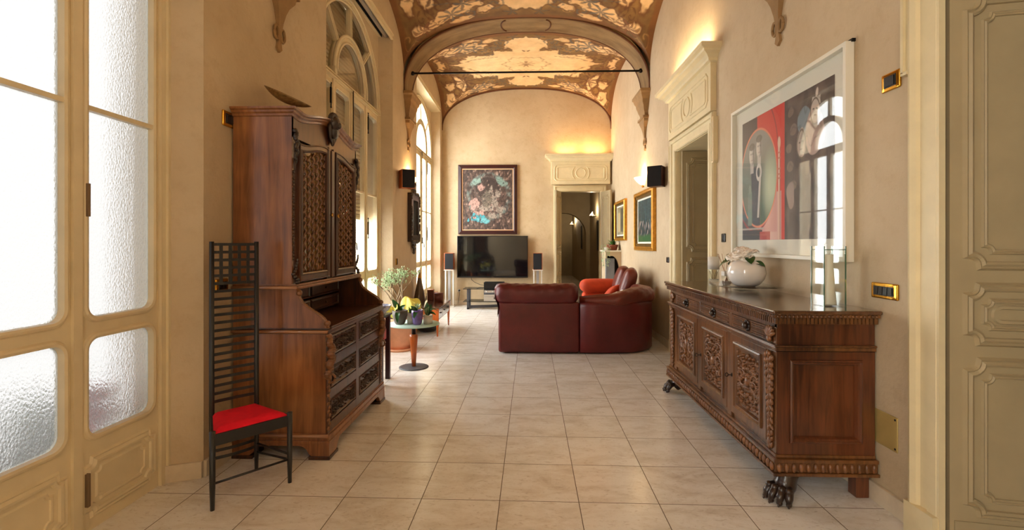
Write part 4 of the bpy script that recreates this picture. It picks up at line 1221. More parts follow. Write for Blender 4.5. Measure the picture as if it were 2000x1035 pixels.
# top
m = MB(); m.box(SX0-.045, SX1+.005, SY0-.055, SY1+.055, 1.018, 1.04)
wb(m, 'top_board', M['top'], t, bevel=.006)
m = MB(); m.box(SX0-.035, SX1, SY0-.045, SY1+.045, 1.0, 1.018); m.box(SX0-.018, SX1, SY0-.028, SY1+.028, .965, 1.0)
n = 90
for i in range(n):
    y = SY0-.04+(SY1-SY0+.08)*(i+.5)/n; m.ball((SX0-.036, y, 1.008), .008, .008, .010, 5, 4)
    m.box(SX0-.026, SX0-.016, y-.006, y+.006, .966, .998)
n = 26
for i in range(n):
    x = SX0-.03+(SX1-SX0+.02)*(i+.5)/n; m.ball((x, SY0-.046, 1.008), .008, .008, .010, 5, 4); m.box(x-.0065, x+.0065, SY0-.037, SY0-.027, .966, .998)
wb(m, 'carved_top_moulding', M['walnut2'], t)
# case
m = MB(); m.box(SX0+.012, SX1, SY0+.02, SY1-.02, .245, .965)
m.box(SX0-.0, SX0+.012, SY0, SY1, .935, .965)
m.box(SX0-.002, SX0+.02, SY0+.06, SY1-.06, .28, .305); m.box(SX0-.002, SX0+.02, SY0+.06, SY1-.06, .785, .815)
for a, b in ((SY0, SY0+.105), (3.18, 3.245), (3.735, 3.80), (SY1-.19, SY1)): m.box(SX0-.004, SX0+.02, a, b, .25, .81)
for a, b in ((SY0, SY0+.105), (3.175, 3.20), (3.745, 3.77), (SY1-.19, SY1)): m.box(SX0-.004, SX0+.02, a, b, .85, .94)
wb(m, 'case', M['walnut2'], t, bevel=.002)
m = MB(); m.box(SX0-.018, SX1, SY0-.018, SY1+.018, .815, .838); m.box(SX0-.026, SX1, SY0-.026, SY1+.026, .838, .848)
wb(m, 'waist_rail', M['walnut2'], t, bevel=.005)
# end panel
m = MB(); Me = frameM((0, SY0+.02, 0), (1, 0, 0), (0, 0, 1))   # n = -Y
o_ = [(SX0, SY0, z) for z in ()]
m.plate_hole([(a, SY0-.004, b) for a, b in ((SX0, .25), (SX1, .25), (SX1, .81), (SX0, .81))], [(a, SY0-.004, b) for a, b in ((SX0+.075, .325), (SX1-.08, .325), (SX1-.08, .755), (SX0+.075, .755))], (0, .03, 0))
m.box(SX0, SX1, SY0-.002, SY0+.02, .848, .965)
k = MB(); k.sweep([(a, SY0-.004, b) for a, b in ((SX0+.075, .325), (SX1-.08, .325), (SX1-.08, .755), (SX0+.075, .755))], [(-.012, 0), (-.010, .010), (-.002, .014), (.004, .006), (.012, .004), (.02, -.014)], (0, -1, 0), closed=True)
m.merge(k); m.box(SX0+.07, SX1-.07, SY0+.012, SY0+.02, .32, .76)
wb(m, 'end_panel', M['walnut2e'], t)
# drawers
DR = ((SY0+.11, 3.172), (3.203, 3.742), (3.773, SY1-.195))
Ms = frameM((SX0, 0, 0), (0, -1, 0), (0, 0, 1))   # u=-Y, n=-X
for a, b in DR:
    m = MB(); m.box(SX0-.002, SX0+.02, a, b, .852, .932)
    for z, h in ((.915, .008), (.893, .004), (.868, .007)):
        for sg in (-1, 1):
            c0 = (a+b)/2; L0, L1 = (.05, (b-a)/2-.02)
            nn = 13
            for i in range(nn):
                y = c0+sg*(L0+(L1-L0)*(i+.5)/nn); m.ball((SX0-.004, y, z), .006, (L1-L0)/nn*.46, h, 5, 4)
            m.box(SX0-.006, SX0, min(c0+sg*L0, c0+sg*L1), max(c0+sg*L0, c0+sg*L1), z-h-.004, z-h-.001)
    d = wb(m, 'drawer', M['walnut2'], t)
    k = MB(); c0 = (a+b)/2; k.ball((SX0-.02, c0, .895), .018, .021, .021, 12, 8); k.tube([(SX0+.0, c0, .895), (SX0-.02, c0, .895)], .010)
    for i in range(8): k.ball((SX0-.008, c0+.027*math.cos(i*PI/4), .895+.027*math.sin(i*PI/4)), .006, .011, .011, 6, 4)
    wb(k, 'knob', M['paw'], d)
# doors
DO = ((SY0+.108, 3.178), (3.248, 3.733), (3.803, SY1-.193))
for i_, (a, b) in enumerate(DO):
    m = MB(); fr = .062
    m.plate_hole([(SX0-.006, p, q) for p, q in ((a, .285), (b, .285), (b, .80), (a, .80))], [(SX0-.006, p, q) for p, q in ((a+fr, .345), (b-fr, .345), (b-fr, .745), (a+fr, .745))], (.024, 0, 0))
    k = MB(); k.sweep([(SX0-.006, p, q) for p, q in ((a+fr, .345), (a+fr, .745), (b-fr, .745), (b-fr, .345))], [(-.016, 0), (-.014, .010), (-.004, .013), (.003, .004), (.012, .003), (.018, -.014)], (-1, 0, 0), closed=True)
    m.merge(k); m.box(SX0+.008, SX0+.016, a+fr-.01, b-fr+.01, .34, .75)
    d = wb(m, 'door', M['walnut2'], t)
    k = MB(); k.merge(relief(b-a-2*fr-.03, .36, 31+i_*7, 2.2, 1.0, .016), frameM((SX0+.008, (a+b)/2, .545), (0, -1, 0), (0, 0, 1)))
    wb(k, 'carved_panel', M['carve2'], d)
    if i_ < 2:
        yk = b+.03 if i_ == 0 else b+.03
        k = MB(); k.tube([(SX0-.004, b-.012, .53), (SX0-.03, b-.012, .53)], .003, 6); k.tube([(SX0-.04+.010*math.cos(q), b-.012, .53+.012*math.sin(q)) for q in [j*.6 for j in range(12)]], .0028, 5); k.ball((SX0-.008, b-.012, .53), .004, .009, .013)
        wb(k, 'key', M['iron'], d)
# corner pilaster carvings (front face at both ends, wrapping the near corner)
for y, sd in ((SY0+.052, 1), (SY1-.10, 2)):
    m = MB(); R = random.Random(sd)
    for i in range(7):
        a = -1.1+2.2*i/6; m.ball((SX0-.014, y+.030*math.sin(a), .885+.03*math.cos(a)), .012, .012, .034, 7, 5, Matrix.Rotation(-a, 4, 'X'))
    m.ball((SX0-.016, y, .872), .014, .02, .02)
    for i in range(46):
        s_ = i/45; z = .79-.52*s_; w_ = .036*(1-.55*s_)
        m.ball((SX0-.010-.008*(1-s_), y+w_*math.sin(i*2.1), z), .013*(1-.35*s_), .015*(1-.4*s_), .019, 6, 5, Matrix.Rotation(R.uniform(-.7, .7), 4, 'X'))
    m.tube([(SX0-.012, y, .79), (SX0-.010, y, .30)], [.014, .006], 6)
    wb(m, 'carved_pilaster', M['carve2'], t)
# base moulding with gadroons
m = MB(); m.box(SX0-.012, SX1+.0, SY0-.012, SY1+.012, .232, .25); m.box(SX0-.03, SX1+.005, SY0-.03, SY1+.03, .212, .232)
m.box(SX0-.022, SX1+.005, SY0-.022, SY1+.022, .16, .212); m.box(SX0-.034, SX1+.008, SY0-.034, SY1+.034, .142, .160)
wb(m, 'base_moulding', M['walnut2'], t, bevel=.004)
m = MB(); n = 48
for i in range(n):
    y = SY0-.02+(SY1-SY0+.04)*(i+.5)/n; m.ball((SX0-.026, y, .186), .014, .014, .026, 8, 6)
n = 14
for i in range(n):
    x = SX0-.02+(SX1-SX0+.02)*(i+.5)/n; m.ball((x, SY0-.026, .186), .0135, .014, .026, 8, 6)
wb(m, 'gadroon_carving', M['carve2'], t)
# feet
def paw(x, y, rz):
    m = MB()
    m.tube([(0.05, 0, .145), (.045, 0, .11), (.025, 0, .075), (.0, 0, .05)], [.062, .055, .058, .05], 14)
    for i, a in enumerate((-.62, -.21, .21, .62)):
        q = .078 if i in (1, 2) else .068
        c_, s_ = math.cos(a), math.sin(a)
        m.tube([(-.005*c_, .048*s_*1.3, .075), (-.040*c_, .082*s_, .072), (-q*c_, .098*s_, .045), (-(q+.012)*c_, .105*s_, .020)], [.018, .023, .021, .012], 10)
        m.ball((-(q+.008)*c_, .104*s_, .020), .016, .016, .017); m.ball((-(q+.022)*c_, .112*s_, .012), .009, .006, .010)
        m.ball((-.052*c_, .088*s_, .078), .020, .019, .018)
    m.xform(Matrix.Translation((x, y, 0)) @ Matrix.Rotation(rz, 4, 'Z'))
    m.v = [(a, b, max(0, c)) for a, b, c in m.v]
    return m
wb(paw(SX0+.03, SY0+.0, math.radians(38)), 'paw_foot', M['paw'], t)
wb(paw(SX0+.03, SY1-.02, math.radians(-12)), 'paw_foot', M['paw'], t)
for y in (SY0+.03, SY1-.10): wb(MB().box(SX1-.075, SX1-.005, y, y+.07, 0, .145), 'rear_leg', M['walnut2e'], t, bevel=.004)
TZ = 1.0405
# ---- things on the sideboard
t = thing('glass_dish', 'shallow clear glass dish on a square foot, under the round white vase', 'dish', (1.70, 3.72, TZ))
MB().box(-.075, .075, -.075, .075, 0, .004).box(-.07, .07, -.07, .07, .004, .016).build('dish_foot', M['glass_obj'], t, bevel=.003)
m = MB()
def dsh(i, j):
    a = 2*PI*i; r = .02+.235*j; return Vector((r*math.cos(a), 1.18*r*math.sin(a), .018+.026*j**3+.012*j**3*math.sin(3*a+1)))
m.grid(dsh, 49, 14); m.grid(lambda i, j: dsh(i, j)+Vector((0, 0, .004)), 49, 14)
m.build('dish_bowl', M['glass_obj'], t)
t = thing('round_vase', 'round glossy white vase filled with white roses, standing in a glass dish', 'vase', (1.725, 3.76, TZ+.023))
MB().lathe([(0, 0), (.065, .0), (.098, .018), (.128, .055), (.143, .105), (.136, .150), (.112, .186), (.080, .204), (.062, .206), (.060, .198), (.095, .170), (.12, .1), (0, .02)], n=36).build('vase_body', M['ceramic'], t)
def rose():
    m = MB(); R = random.Random(5)
    for layer, (nr, rad, hgt, op) in enumerate(((3, .012, .030, .15), (4, .020, .032, .35), (5, .030, .030, .65), (6, .038, .024, 1.0))):
        for k in range(nr):
            a0 = 2*PI*k/nr+layer*.7
            def pet(i, j, a0=a0, rad=rad, hgt=hgt, op=op):
                a = a0+(i-.5)*1.7; r = rad*(.35+.65*math.sin(PI/2*min(1, j*1.2)))+op*.012*max(0, j-.6)*2.5
                z = -.012+hgt*(1-(1-j)**2)-op*.012*max(0, j-.7)*3-.010*(2*i-1)**2*j
                return Vector((r*math.cos(a), r*math.sin(a), z))
            m.grid(pet, 9, 7)
    m.ball((0, 0, .006), .012, .012, .018)
    return m
rp = thing('white_rose', 'white rose bloom in the vase, nearest the reed diffuser', 'flower', (1.665, 3.85, TZ+.236), 0, 'white roses in the round vase')
rose().build('rose_petals', M['rose'], rp)
def stemleaf(m, base, tip, wd, droop=.0, nrm=None, n=9, fold=.25):
    base = Vector(base); tip = Vector(tip); d = tip-base; L = d.length; side = d.cross(Vector((0, 0, 1)))
    if side.length < 1e-4: side = Vector((1, 0, 0))
    if nrm is not None: side = d.cross(Vector(nrm))
    side.normalize(); up = side.cross(d).normalized()
    def fn(i, j):
        w = wd*math.sin(PI*min(1, i**.8*.98+.02))**.75; s_ = (j-.5)*2
        return base+d*i+side*(w*s_)+up*(fold*w*abs(s_)+droop*L*(4*i*(1-i)))
    m.grid(fn, n, 5); return m
lf = MB(); stemleaf(lf, (-.01, .035, -.03), (-.045, .09, -.075), .028, .1);
lf.build('rose_leaf', M['leaf'], rp)
for i, (dx, dy, dz, s_, lab) in enumerate(((.02, -.015, .012, 1.12, 'large white rose bloom at the front middle of the vase'), (.07, .055, .03, 1.0, 'white rose bloom at the back of the vase'), (.085, -.045, .018, 1.0, 'white rose bloom at the wall side of the vase'), (.05, -.075, -.012, .85, 'small white rose bloom low at the right rim of the vase'))):
    c = copy_tree(rp); c.location = (1.665+dx, 3.85+dy-.06, TZ+.262+dz*1.6); c.scale = (s_*1.3,)*3; c.rotation_euler = (.2-.1*i, .3*(i-1.5), i*1.1); c['label'] = lab
rp.scale = (1.4,)*3; rp.rotation_euler = (.15, -.35, .4); rp.location = (1.655, 3.80, TZ+.256)
t = thing('reed_diffuser', 'glass reed diffuser bottle with a white band and brown reeds beside the vase', 'diffuser', (1.745, 4.17, TZ))
MB().box(-.033, .033, -.033, .033, 0, .075).box(-.012, .012, -.012, .012, .075, .085).build('bottle', M['glass_obj'], t, bevel=.004)
MB().box(-.034, .034, -.034, .034, .078, .118).build('collar', M['whitepot'], t, bevel=.003)
MB().box(-.028, .028, -.028, .028, .004, .03).build('scent_oil', mat('scent_oil', srgb(120, 76, 56), .2), t)
for i in range(8):
    a = i*2.4; r = .05+.035*((i*37) % 10)/10
    MB().tube([(-.3*r*math.cos(a), -.3*r*math.sin(a), .01), (r*math.cos(a)*1.0, r*math.sin(a)*1.2, .27)], .0017, 5).build('reed', M['reed'], t)
t = thing('glass_cylinder_candle', 'white-topped glass cylinder with a twig motif, leftmost on the sideboard', 'candle holder', (1.73, 4.42, TZ))
MB().lathe([(0, 0), (.05, 0), (.05, .235), (.047, .235), (.047, .004), (0, .004)], n=28).build('glass_cylinder', M['glass_obj'], t)
MB().lathe([(0, .122), (.0512, .122), (.0512, .237), (0, .237)], n=28).build('white_sleeve', M['whitepot'], t)
m = MB()
for i in range(7):
    a = i*.9; m.tube([(.02*math.cos(a)*.2, .02*math.sin(a)*.2, .01), (.02*math.cos(a), .02*math.sin(a), .05), (.04*math.cos(a+.5), .04*math.sin(a+.5), .11)], .0015, 5)
m.build('twigs', M['bark'], t); MB().lathe([(0, .005), (.044, .005), (.044, .03), (0, .03)], n=24).build('white_sand', M['whitepot'], t)
t = thing('glass_hurricane_box', 'tall square glass box open at the top, at the near end of the sideboard', 'glass box', (1.755, 2.80, TZ))
for sx, sy, w_, d_ in ((-.06, 0, .0025, .06), (.06, 0, .0025, .06), (0, -.06, .06, .0025), (0, .06, .06, .0025)):
    MB().box(sx-w_, sx+w_, sy-d_, sy+d_, 0.004, .345 if w_ < .01 else .325).build('glass_side', M['glass_obj'], t)
m = MB()
for sx in (-.06, .06):
    for sy in (-.06, .06): m.box(sx-.0028, sx+.0028, sy-.0028, sy+.0028, 0, .345)
for sy in (-.06, .06): m.box(-.06, .06, sy-.003, sy+.003, .322, .3255)
m.build('green_glass_edge', M['glass_edge'], t); MB().box(-.063, .063, -.063, .063, 0, .006).build('glass_base', M['glass_obj'], t)
t = thing('ribbed_candle_vase', 'slender ribbed white vase standing inside the square glass box', 'vase', (1.755, 2.80, TZ+.007))
pr = []
for i in range(61):
    s_ = i/60; z = .29*s_; r = .043-.020*s_**.8+.004*math.exp(-((s_-1)/.1)**2); pr.append((r+.0018*math.cos(i*PI), z))
MB().lathe([(0, 0)]+pr+[(0, .285)], n=28).build('vase_body', M['ribvase'], t)

# ================================================================== pictures
def paint_plane(name, Mx, w, h, nu, nv, fn, m, parent):
    u, v = np.meshgrid(np.linspace(0, 1, nu), np.linspace(0, 1, nv), indexing='ij')
    C = fn(u, v)
    A = np.array(Mx); P = np.stack([(u-.5)*w, (v-.5)*h, 0*u, 0*u+1], -1) @ A.T
    return paint_mesh(name, P[..., :3].astype(np.float64), nu, nv, C, m, parent)
M['art'] = vcol_mat('printed_picture', 0.55)
M['art_gloss'] = vcol_mat('painted_canvas', 0.4)
def over(c, a, col): a = np.clip(a, 0, 1)[..., None]; return c*(1-a)+lin(*col)*a
def sm(d, w=.004): return np.clip(.5-d/w, 0, 1)
def E(u, v, cx, cy, a, b, r=0):
    c, s_ = math.cos(r), math.sin(r); X = (u-cx)*c+(v-cy)*s_; Y = -(u-cx)*s_+(v-cy)*c
    return (np.sqrt((X/a)**2+(Y/b)**2)-1)*min(a, b)
def Bx(u, v, x0, x1, y0, y1): return np.maximum(np.maximum(x0-u, u-x1), np.maximum(y0-v, v-y1))

def art_big(u, v):
    # u: 0 = far edge (left as seen), 1 = near edge ; v up ; width 1.23 x height 1.0
    u = u*1.22; c = np.zeros(u.shape+(3,))+lin(58, 46, 44)
    n = vnoise(u, v, 14, 41); n2 = vnoise(u, v, 40, 42)
    c = over(c, sm(Bx(u, v, 0, .28, .70, 1.0)), (66, 50, 48)); c = over(c, sm(Bx(u, v, .26, .70, .0, 1.0)), (206, 46, 26))
    c = over(c, sm(Bx(u, v, .46, .62, .0, .36)), (214, 170, 160)); c = over(c, sm(Bx(u, v, .30, .56, .06, .5)), (206, 150, 140))
    # arched red curtain edge
    c = over(c, sm(np.abs(E(u, v, .22, .62, .36, .55))-.006), (150, 30, 20))
    # oval mirror
    e = E(u, v, .27, .50, .285, .385)
    c = over(c, sm(e-.012), (226, 132, 100)); 
    ins = sm(e)
    g = np.clip((v-.2)/.6, 0, 1)[..., None]; oc = lin(70, 96, 70)*(1-g)+lin(136, 132, 122)*g
    oc = oc*(1+.12*n[..., None]); k = ins[..., None]; c = c*(1-k)+oc*k
    c = over(c, ins*sm(E(u, v, .48, .42, .10, .20), .12), (176, 190, 160))
    # two busts and a dark robed figure
    c = over(c, ins*sm(Bx(u+.05*(v-.3), v, .17, .30, .10, .60)), (50, 54, 60))
    for cx, cy in ((.17, .70), (.29, .745)):
        c = over(c, sm(E(u, v, cx, cy, .046, .085)), (206, 196, 184)); c = over(c, sm(Bx(u, v, cx-.028, cx+.028, cy-.15, cy-.06)), (186, 178, 168))
        c = over(c, sm(np.abs(u-cx-.028+.02*(v-cy))-.009)*sm(E(u, v, cx, cy, .046, .085)), (120, 108, 100))
        c = over(c, sm(E(u, v, cx, cy, .046, .085))*np.clip((u-cx+.01)*18, 0, .6), (112, 104, 98)); c = over(c, sm(E(u, v, cx-.016, cy+.012, .009, .006), .01)*.8, (70, 60, 56)); c = over(c, sm(E(u, v, cx+.014, cy+.012, .009, .006), .01)*.8, (70, 60, 56)); c = over(c, sm(E(u, v, cx, cy-.04, .011, .004), .01)*.7, (120, 70, 64)); c = over(c, sm(E(u, v, cx, cy+.07, .05, .03))*.9, (96, 84, 76))
    c = over(c, sm(np.abs(E(u, v, .285, .545, .035, .055))-.010), (210, 204, 196)); c = over(c, sm(Bx(u-.10*(v-.3), v, .27, .30, .18, .50)), (200, 194, 186))
    c = over(c, sm(Bx(u, v, .10, .17, .12, .40)), (112, 130, 112)); c = over(c, sm(E(u, v, .135, .42, .022, .04)), (128, 142, 122))
    c = over(c, sm(Bx(u, v, .0, .36, .085, .098)), (170, 160, 150)); c = over(c, sm(Bx(u, v, .0, .34, .0, .08)), (50, 46, 50)); c = over(c, sm(Bx(u, v, .30, .46, .0, .065)), (172, 34, 24))
    # striped pole
    c = over(c, sm(Bx(u, v, .575, .605, .0, .70)), (222, 186, 166)); c = over(c, sm(Bx(u, v, .598, .607, .0, .70)), (160, 96, 80)); c = over(c, sm(E(u, v, .59, .72, .02, .045)), (226, 190, 166))
    for q in (.45, .48, .52, .64, .60): c = over(c, sm(Bx(u, v, .57, .61, q, q+.012)), (190, 120, 100))
    # right half: dark stage with pale figures
    rgt = sm(.665-u); u0, v0 = u, v; w1 = vnoise(u, v, 26, 44); w2 = vnoise(u, v, 26, 45); u = u+.012*w1; v = v+.014*w2
    c = over(c, rgt, (58, 46, 44)); c = over(c, rgt*np.clip(.35*n+.35*n2, 0, .7), (120, 100, 92)); c = over(c, rgt*np.clip(-.4*n2-.2, 0, .6), (30, 24, 24))
    c = over(c, sm(E(u, v, .90, .80, .085, .09)), (112, 130, 140))
    c = over(c, sm(E(u, v, .875, .655, .055, .10)), (186, 172, 160)); c = over(c, sm(E(u, v, .875, .62, .035, .06)), (206, 190, 176))
    c = over(c, sm(E(u, v, 1.02, .70, .10, .15)), (176, 150, 140)); c = over(c, sm(E(u, v, 1.03, .84, .05, .08)), (196, 178, 164)); c = over(c, sm(Bx(u, v, .99, 1.09, .87, .93)), (188, 176, 166)); c = over(c, sm(E(u, v, 1.04, .955, .016, .03)), (206, 192, 180))
    for cx, cy in ((.875, .65), (1.03, .83)):
        for s_ in (-1, 1): c = over(c, sm(E(u, v, cx+s_*.018, cy+.012, .010, .006)), (60, 46, 40))
        c = over(c, sm(E(u, v, cx, cy-.03, .014, .005)), (90, 60, 50)); c = over(c, sm(np.abs(E(u, v, cx, cy, .05, .09))-.004), (90, 76, 66))
    for k_ in range(5): c = over(c, sm(E(u, v, .745+.03*math.sin(k_*2), .90-.13*k_, .040, .030+.012*(k_ % 2)))*.45, (150, 126, 114))
    c = over(c, (sm(E(u, v, 1.02, .70, .10, .15))+sm(E(u, v, .875, .655, .055, .10)))*np.clip(w1*.8+n2*.4, 0, .6), (92, 76, 70))
    c = over(c, rgt*np.clip(np.abs(n2)*-3+.5, 0, .35), (34, 26, 26))
    c = over(c, sm(E(u, v, .74, .30, .05, .10)), (140, 120, 112))
    return c
def frame_box(m, Mx, w, h, fw, dep, prof=None):
    o_ = [(-w/2, -h/2, 0), (w/2, -h/2, 0), (w/2, h/2, 0), (-w/2, h/2, 0)]
    i_ = [(-w/2+fw, -h/2+fw, 0), (w/2-fw, -h/2+fw, 0), (w/2-fw, h/2-fw, 0), (-w/2+fw, h/2-fw, 0)]
    k = MB(); k.plate_hole(o_, i_, (0, 0, dep))
    if prof: k.sweep([(a, b, dep) for a, b, _ in i_], prof, (0, 0, 1), closed=True)
    m.merge(k, Mx); return m
# big framed print on the right wall
t = thing('framed_print', 'large white-framed print of pale figures in a red and black scene, over the sideboard', 'picture', (XR, 3.558, 1.935))
Mx = frameM((0, 0, 0), (0, -1, 0), (0, 0, 1)).to_3x3().to_4x4()
W_, H_ = 1.535, 1.285
m = MB(); frame_box(m, Mx @ Matrix.Translation((0, 0, .002)), W_, H_, .026, .050); m.build('frame', M['white'], t, bevel=.002)
MB().merge(MB().box(-W_/2+.02, W_/2-.02, -H_/2+.02, H_/2-.02, .004, .012), Mx).build('mount', M['mat_w'], t)
paint_plane('print', Mx @ Matrix.Translation((-.005, 0, .0135)), 1.235, 1.01, 330, 270, art_big, M['art'], t)
g = MB(); g.merge(MB().add([(-W_/2+.02, -H_/2+.02, .035), (W_/2-.02, -H_/2+.02, .035), (W_/2-.02, H_/2-.02, .035), (-W_/2+.02, H_/2-.02, .035)], [(0, 1, 2, 3)]), Mx); g.build('picture_glass', M['glass_pic'], t)
MB().merge(MB().box(W_/2-.03, W_/2+.01, H_/2-.006, H_/2+.012, .0, .02), Mx).build('hanging_hook', M['iron'], t)

def art_far(u, v):
    n = vnoise(u, v, 16, 51); n2 = vnoise(u, v, 46, 52); n3 = vnoise(u, v, 90, 53)
    c = np.zeros(u.shape+(3,))+lin(92, 74, 66)
    c = over(c, np.clip(.4*n2+.25*n3, 0, .7), (158, 130, 118)); c = over(c, np.clip(-.5*n2-.2*n, 0, .85), (44, 36, 36))
    sw = np.abs(vnoise(u+.03*n, v+.03*n2, 34, 57)); c = over(c, sm(sw-.22, .2)*.7, (52, 42, 42)); c = over(c, np.clip((sw-.8)*2, 0, .7), (190, 162, 148))
    e = E(u, v, .52, .55, .40, .36)
    c = over(c, sm(np.abs(e)-.035, .03)*.55*np.clip(.5+n2, 0, 1), (116, 142, 138)); c = over(c, sm(E(u, v, .50, .70, .24, .18), .03)*.9, (58, 48, 46))
    c = over(c, sm(np.abs(E(u, v, .50, .68, .26, .2))-.012, .01)*.7, (92, 84, 80))
    c = over(c, sm(E(u, v, .27, .80, .12, .05, .3)+.02*n2, .02), (130, 156, 148)); c = over(c, sm(E(u, v, .76, .80, .12, .06, -.5)+.02*n2, .02), (118, 142, 134))
    for cx, cy, a, b in ((.37, .70, .05, .06), (.57, .68, .03, .06), (.24, .42, .09, .10), (.68, .60, .07, .05), (.48, .36, .16, .05), (.60, .24, .12, .05), (.75, .34, .09, .07), (.34, .28, .08, .04), (.63, .46, .07, .12)):
        k = sm(E(u, v, cx, cy, a, b)+.03*n2+.015*n3, .02)
        c = over(c, k*.85, (186, 150, 140) if cx < .4 else (160, 148, 136))
    c = over(c, sm(E(u, v, .48, .50, .10, .14)+.03*n3, .02)*.8, (112, 104, 92))
    c = over(c, sm(E(u, v, .30, .19, .15, .05)+.045*n2, .01), (64, 154, 168)); c = over(c, sm(E(u, v, .44, .155, .10, .045)+.03*n2, .01), (100, 168, 176)); c = over(c, sm(E(u, v, .24, .20, .035, .014)), (196, 142, 128))
    c = over(c, sm(np.abs(vnoise(u+.02*n3, v, 60, 58))-.12, .1)*.55, (40, 32, 34))
    c = over(c, np.clip((n3-.55)*1.2, 0, .5)*(n2 > 0), (186, 160, 146)); c = over(c, np.clip((-n3-.4)*1.6, 0, .7), (34, 28, 30))
    return c
t = thing('framed_painting', 'busy multicoloured figure painting in a dark frame above the television', 'picture', (-.895, YE, 2.40))
Mx = frameM((0, 0, 0), (1, 0, 0), (0, 0, 1)).to_3x3().to_4x4()
m = MB(); frame_box(m, Mx @ Matrix.Translation((0, 0, .003)), 1.345, 1.575, .085, .05, [(0, .0), (-.02, .014), (-.05, .006), (-.08, .0)]); m.build('frame', M['mahog'], t)
m = MB(); frame_box(m, Mx @ Matrix.Translation((0, 0, .02)), 1.18, 1.41, .022, .018); m.build('gilt_slip', mat('pale_gilt', srgb(220, 180, 140), .4), t)
paint_plane('canvas', Mx @ Matrix.Translation((0, 0, .022)), 1.15, 1.38, 230, 276, art_far, M['art_gloss'], t)

def art_trees(u, v):
    n = vnoise(u*1.2, v, 22, 61); s_ = vnoise(u*3.0, v*.6, 18, 62); n3 = vnoise(u, v, 60, 63)
    c = np.zeros(u.shape+(3,))+lin(30, 52, 58)
    c = over(c, np.clip(.6*s_+.2*n, 0, 1)*(v > .3), (60, 110, 128)); c = over(c, np.clip(-.6*s_, 0, .9), (16, 26, 32)); c = over(c, np.clip(.6*n3-.1, 0, .7)*(v > .45), (70, 124, 110))
    c = over(c, np.clip((vnoise(u*2.6, v*.8, 30, 64)-.2)*2, 0, 1)*(v < .5)*(v > .12), (170, 158, 150)); c = over(c, sm(v-.16+.03*n, .05), (44, 92, 50))
    return c
def art_small(u, v):
    n = vnoise(u, v, 14, 71); c = np.zeros(u.shape+(3,))+lin(150, 140, 110)
    c = over(c, sm(Bx(u, v, .45, .95, .1, .95), .05), (84, 80, 64)); c = over(c, np.clip(.6*n, 0, .8), (110, 112, 100)); c = over(c, sm(Bx(u, v, .1, .4, .1, .8), .05), (186, 170, 130))
    return c
for nm, lab, yc, zc_, w_, h_, fw, fn in (('framed_painting', 'gilt-framed blue-green painting of tall trees beside the wall sconce', 7.60, 1.768, 1.24, .96, .11, art_trees),
                                    ('framed_painting', 'smaller gilt-framed brownish painting above the hanging plant niche', 9.52, 1.86, 1.06, .80, .09, art_small)):
    t = thing(nm, lab, 'picture', (XR, yc, zc_))
    Mx = frameM((0, 0, 0), (0, -1, 0), (0, 0, 1)).to_3x3().to_4x4()
    m = MB(); frame_box(m, Mx, w_, h_, fw*.55, .05, [(0, 0), (-.012, .012), (-.03, .0)]); m.build('frame', M['gold'], t)
    m = MB(); frame_box(m, Mx, w_-fw*1.0, h_-fw*1.0, fw*.5, .03); m.build('inner_frame', M['goldd'], t)
    MB().merge(MB().box(-w_/2+fw*.8, w_/2-fw*.8, -h_/2+fw*.8, h_/2-fw*.8, .0, .010), Mx).build('mount', M['mat_w'], t)
    paint_plane('canvas', Mx @ Matrix.Translation((0, 0, .012)), w_-2*fw-.10, h_-2*fw-.06, 110, 90, fn, M['art_gloss'], t)
# ================================================================== corner sofa
t = thing('corner_sofa', 'large burgundy leather corner sofa with its back to the room, in front of the television', 'sofa', (.7, 6.6, 0))
m = MB(); m.rbox(-.365, .664, 5.96, 6.30, .015, .66, .035, 4); wb(m, 'left_back', M['leather'], t)
m = MB(); m.rbox(-.36, .66, 6.28, 6.98, .015, .30, .04); wb(m, 'left_base', M['leather'], t)
m = MB(); m.rbox(-.35, .65, 6.26, 7.0, .29, .46, .07, 4, puff=.02); wb(m, 'seat_cushion', M['leather'], t)
# head roll with folds
m = MB()
def roll(path, r0, r1, fn=None, nr=22, caps=True):
    """bolster: path list of (x,y,zc,half_depth,half_height); a lateral direction is derived"""
    vs = []; n = len(path)
    for i, (x, y, z, hd, hh) in enumerate(path):
        a = Vector(path[min(i+1, n-1)][:2])-Vector(path[max(i-1, 0)][:2]); a.normalize(); nx, ny = a.y, -a.x    # outward side
        for k in range(nr):
            q = 2*PI*k/nr; c_, s_ = math.cos(q), math.sin(q)
            rx = math.copysign(abs(c_)**.75, c_)*hd; rz = math.copysign(abs(s_)**.75, s_)*hh
            w = .006*math.sin(i*1.7+k*1.1)+.005*math.sin(i*.9-k*2.3)
            vs.append((x+nx*(rx+w), y+ny*(rx+w), z+rz+w*.8))
    fs = [(i*nr+k, i*nr+(k+1) % nr, (i+1)*nr+(k+1) % nr, (i+1)*nr+k) for i in range(n-1) for k in range(nr)]
    fs += [tuple(range(nr)), tuple((n-1)*nr+k for k in range(nr))]
    b = MB(); b.add(vs, fs, True); return b
P = []
for i in range(33):
    s_ = i/32; e = min(1, min(s_, 1-s_)*14)**.5
    P.append((-.415+1.065*s_, 6.06-.012*math.sin(PI*s_), .765-.012*math.sin(PI*s_)-.0*e, (.05+.09*e), (.075+.055*e)))
wb(roll(P, 0, 0), 'head_roll', M['leather'], t)
# loose fold at the outer end of the roll
m = MB()
def flap(i, j):
    z = .76-.30*j; x = -.405+.03*math.sin(PI*j)**2+.045*max(0, j-.72)*3; y = 5.96+.26*i+.01*math.sin(9*j+5*i)
    return Vector((x-.012*math.sin(7*j), y, z+.02*math.sin(3*i)))
m.grid(flap, 12, 16); wb(m, 'side_flap', M['leather'], t)
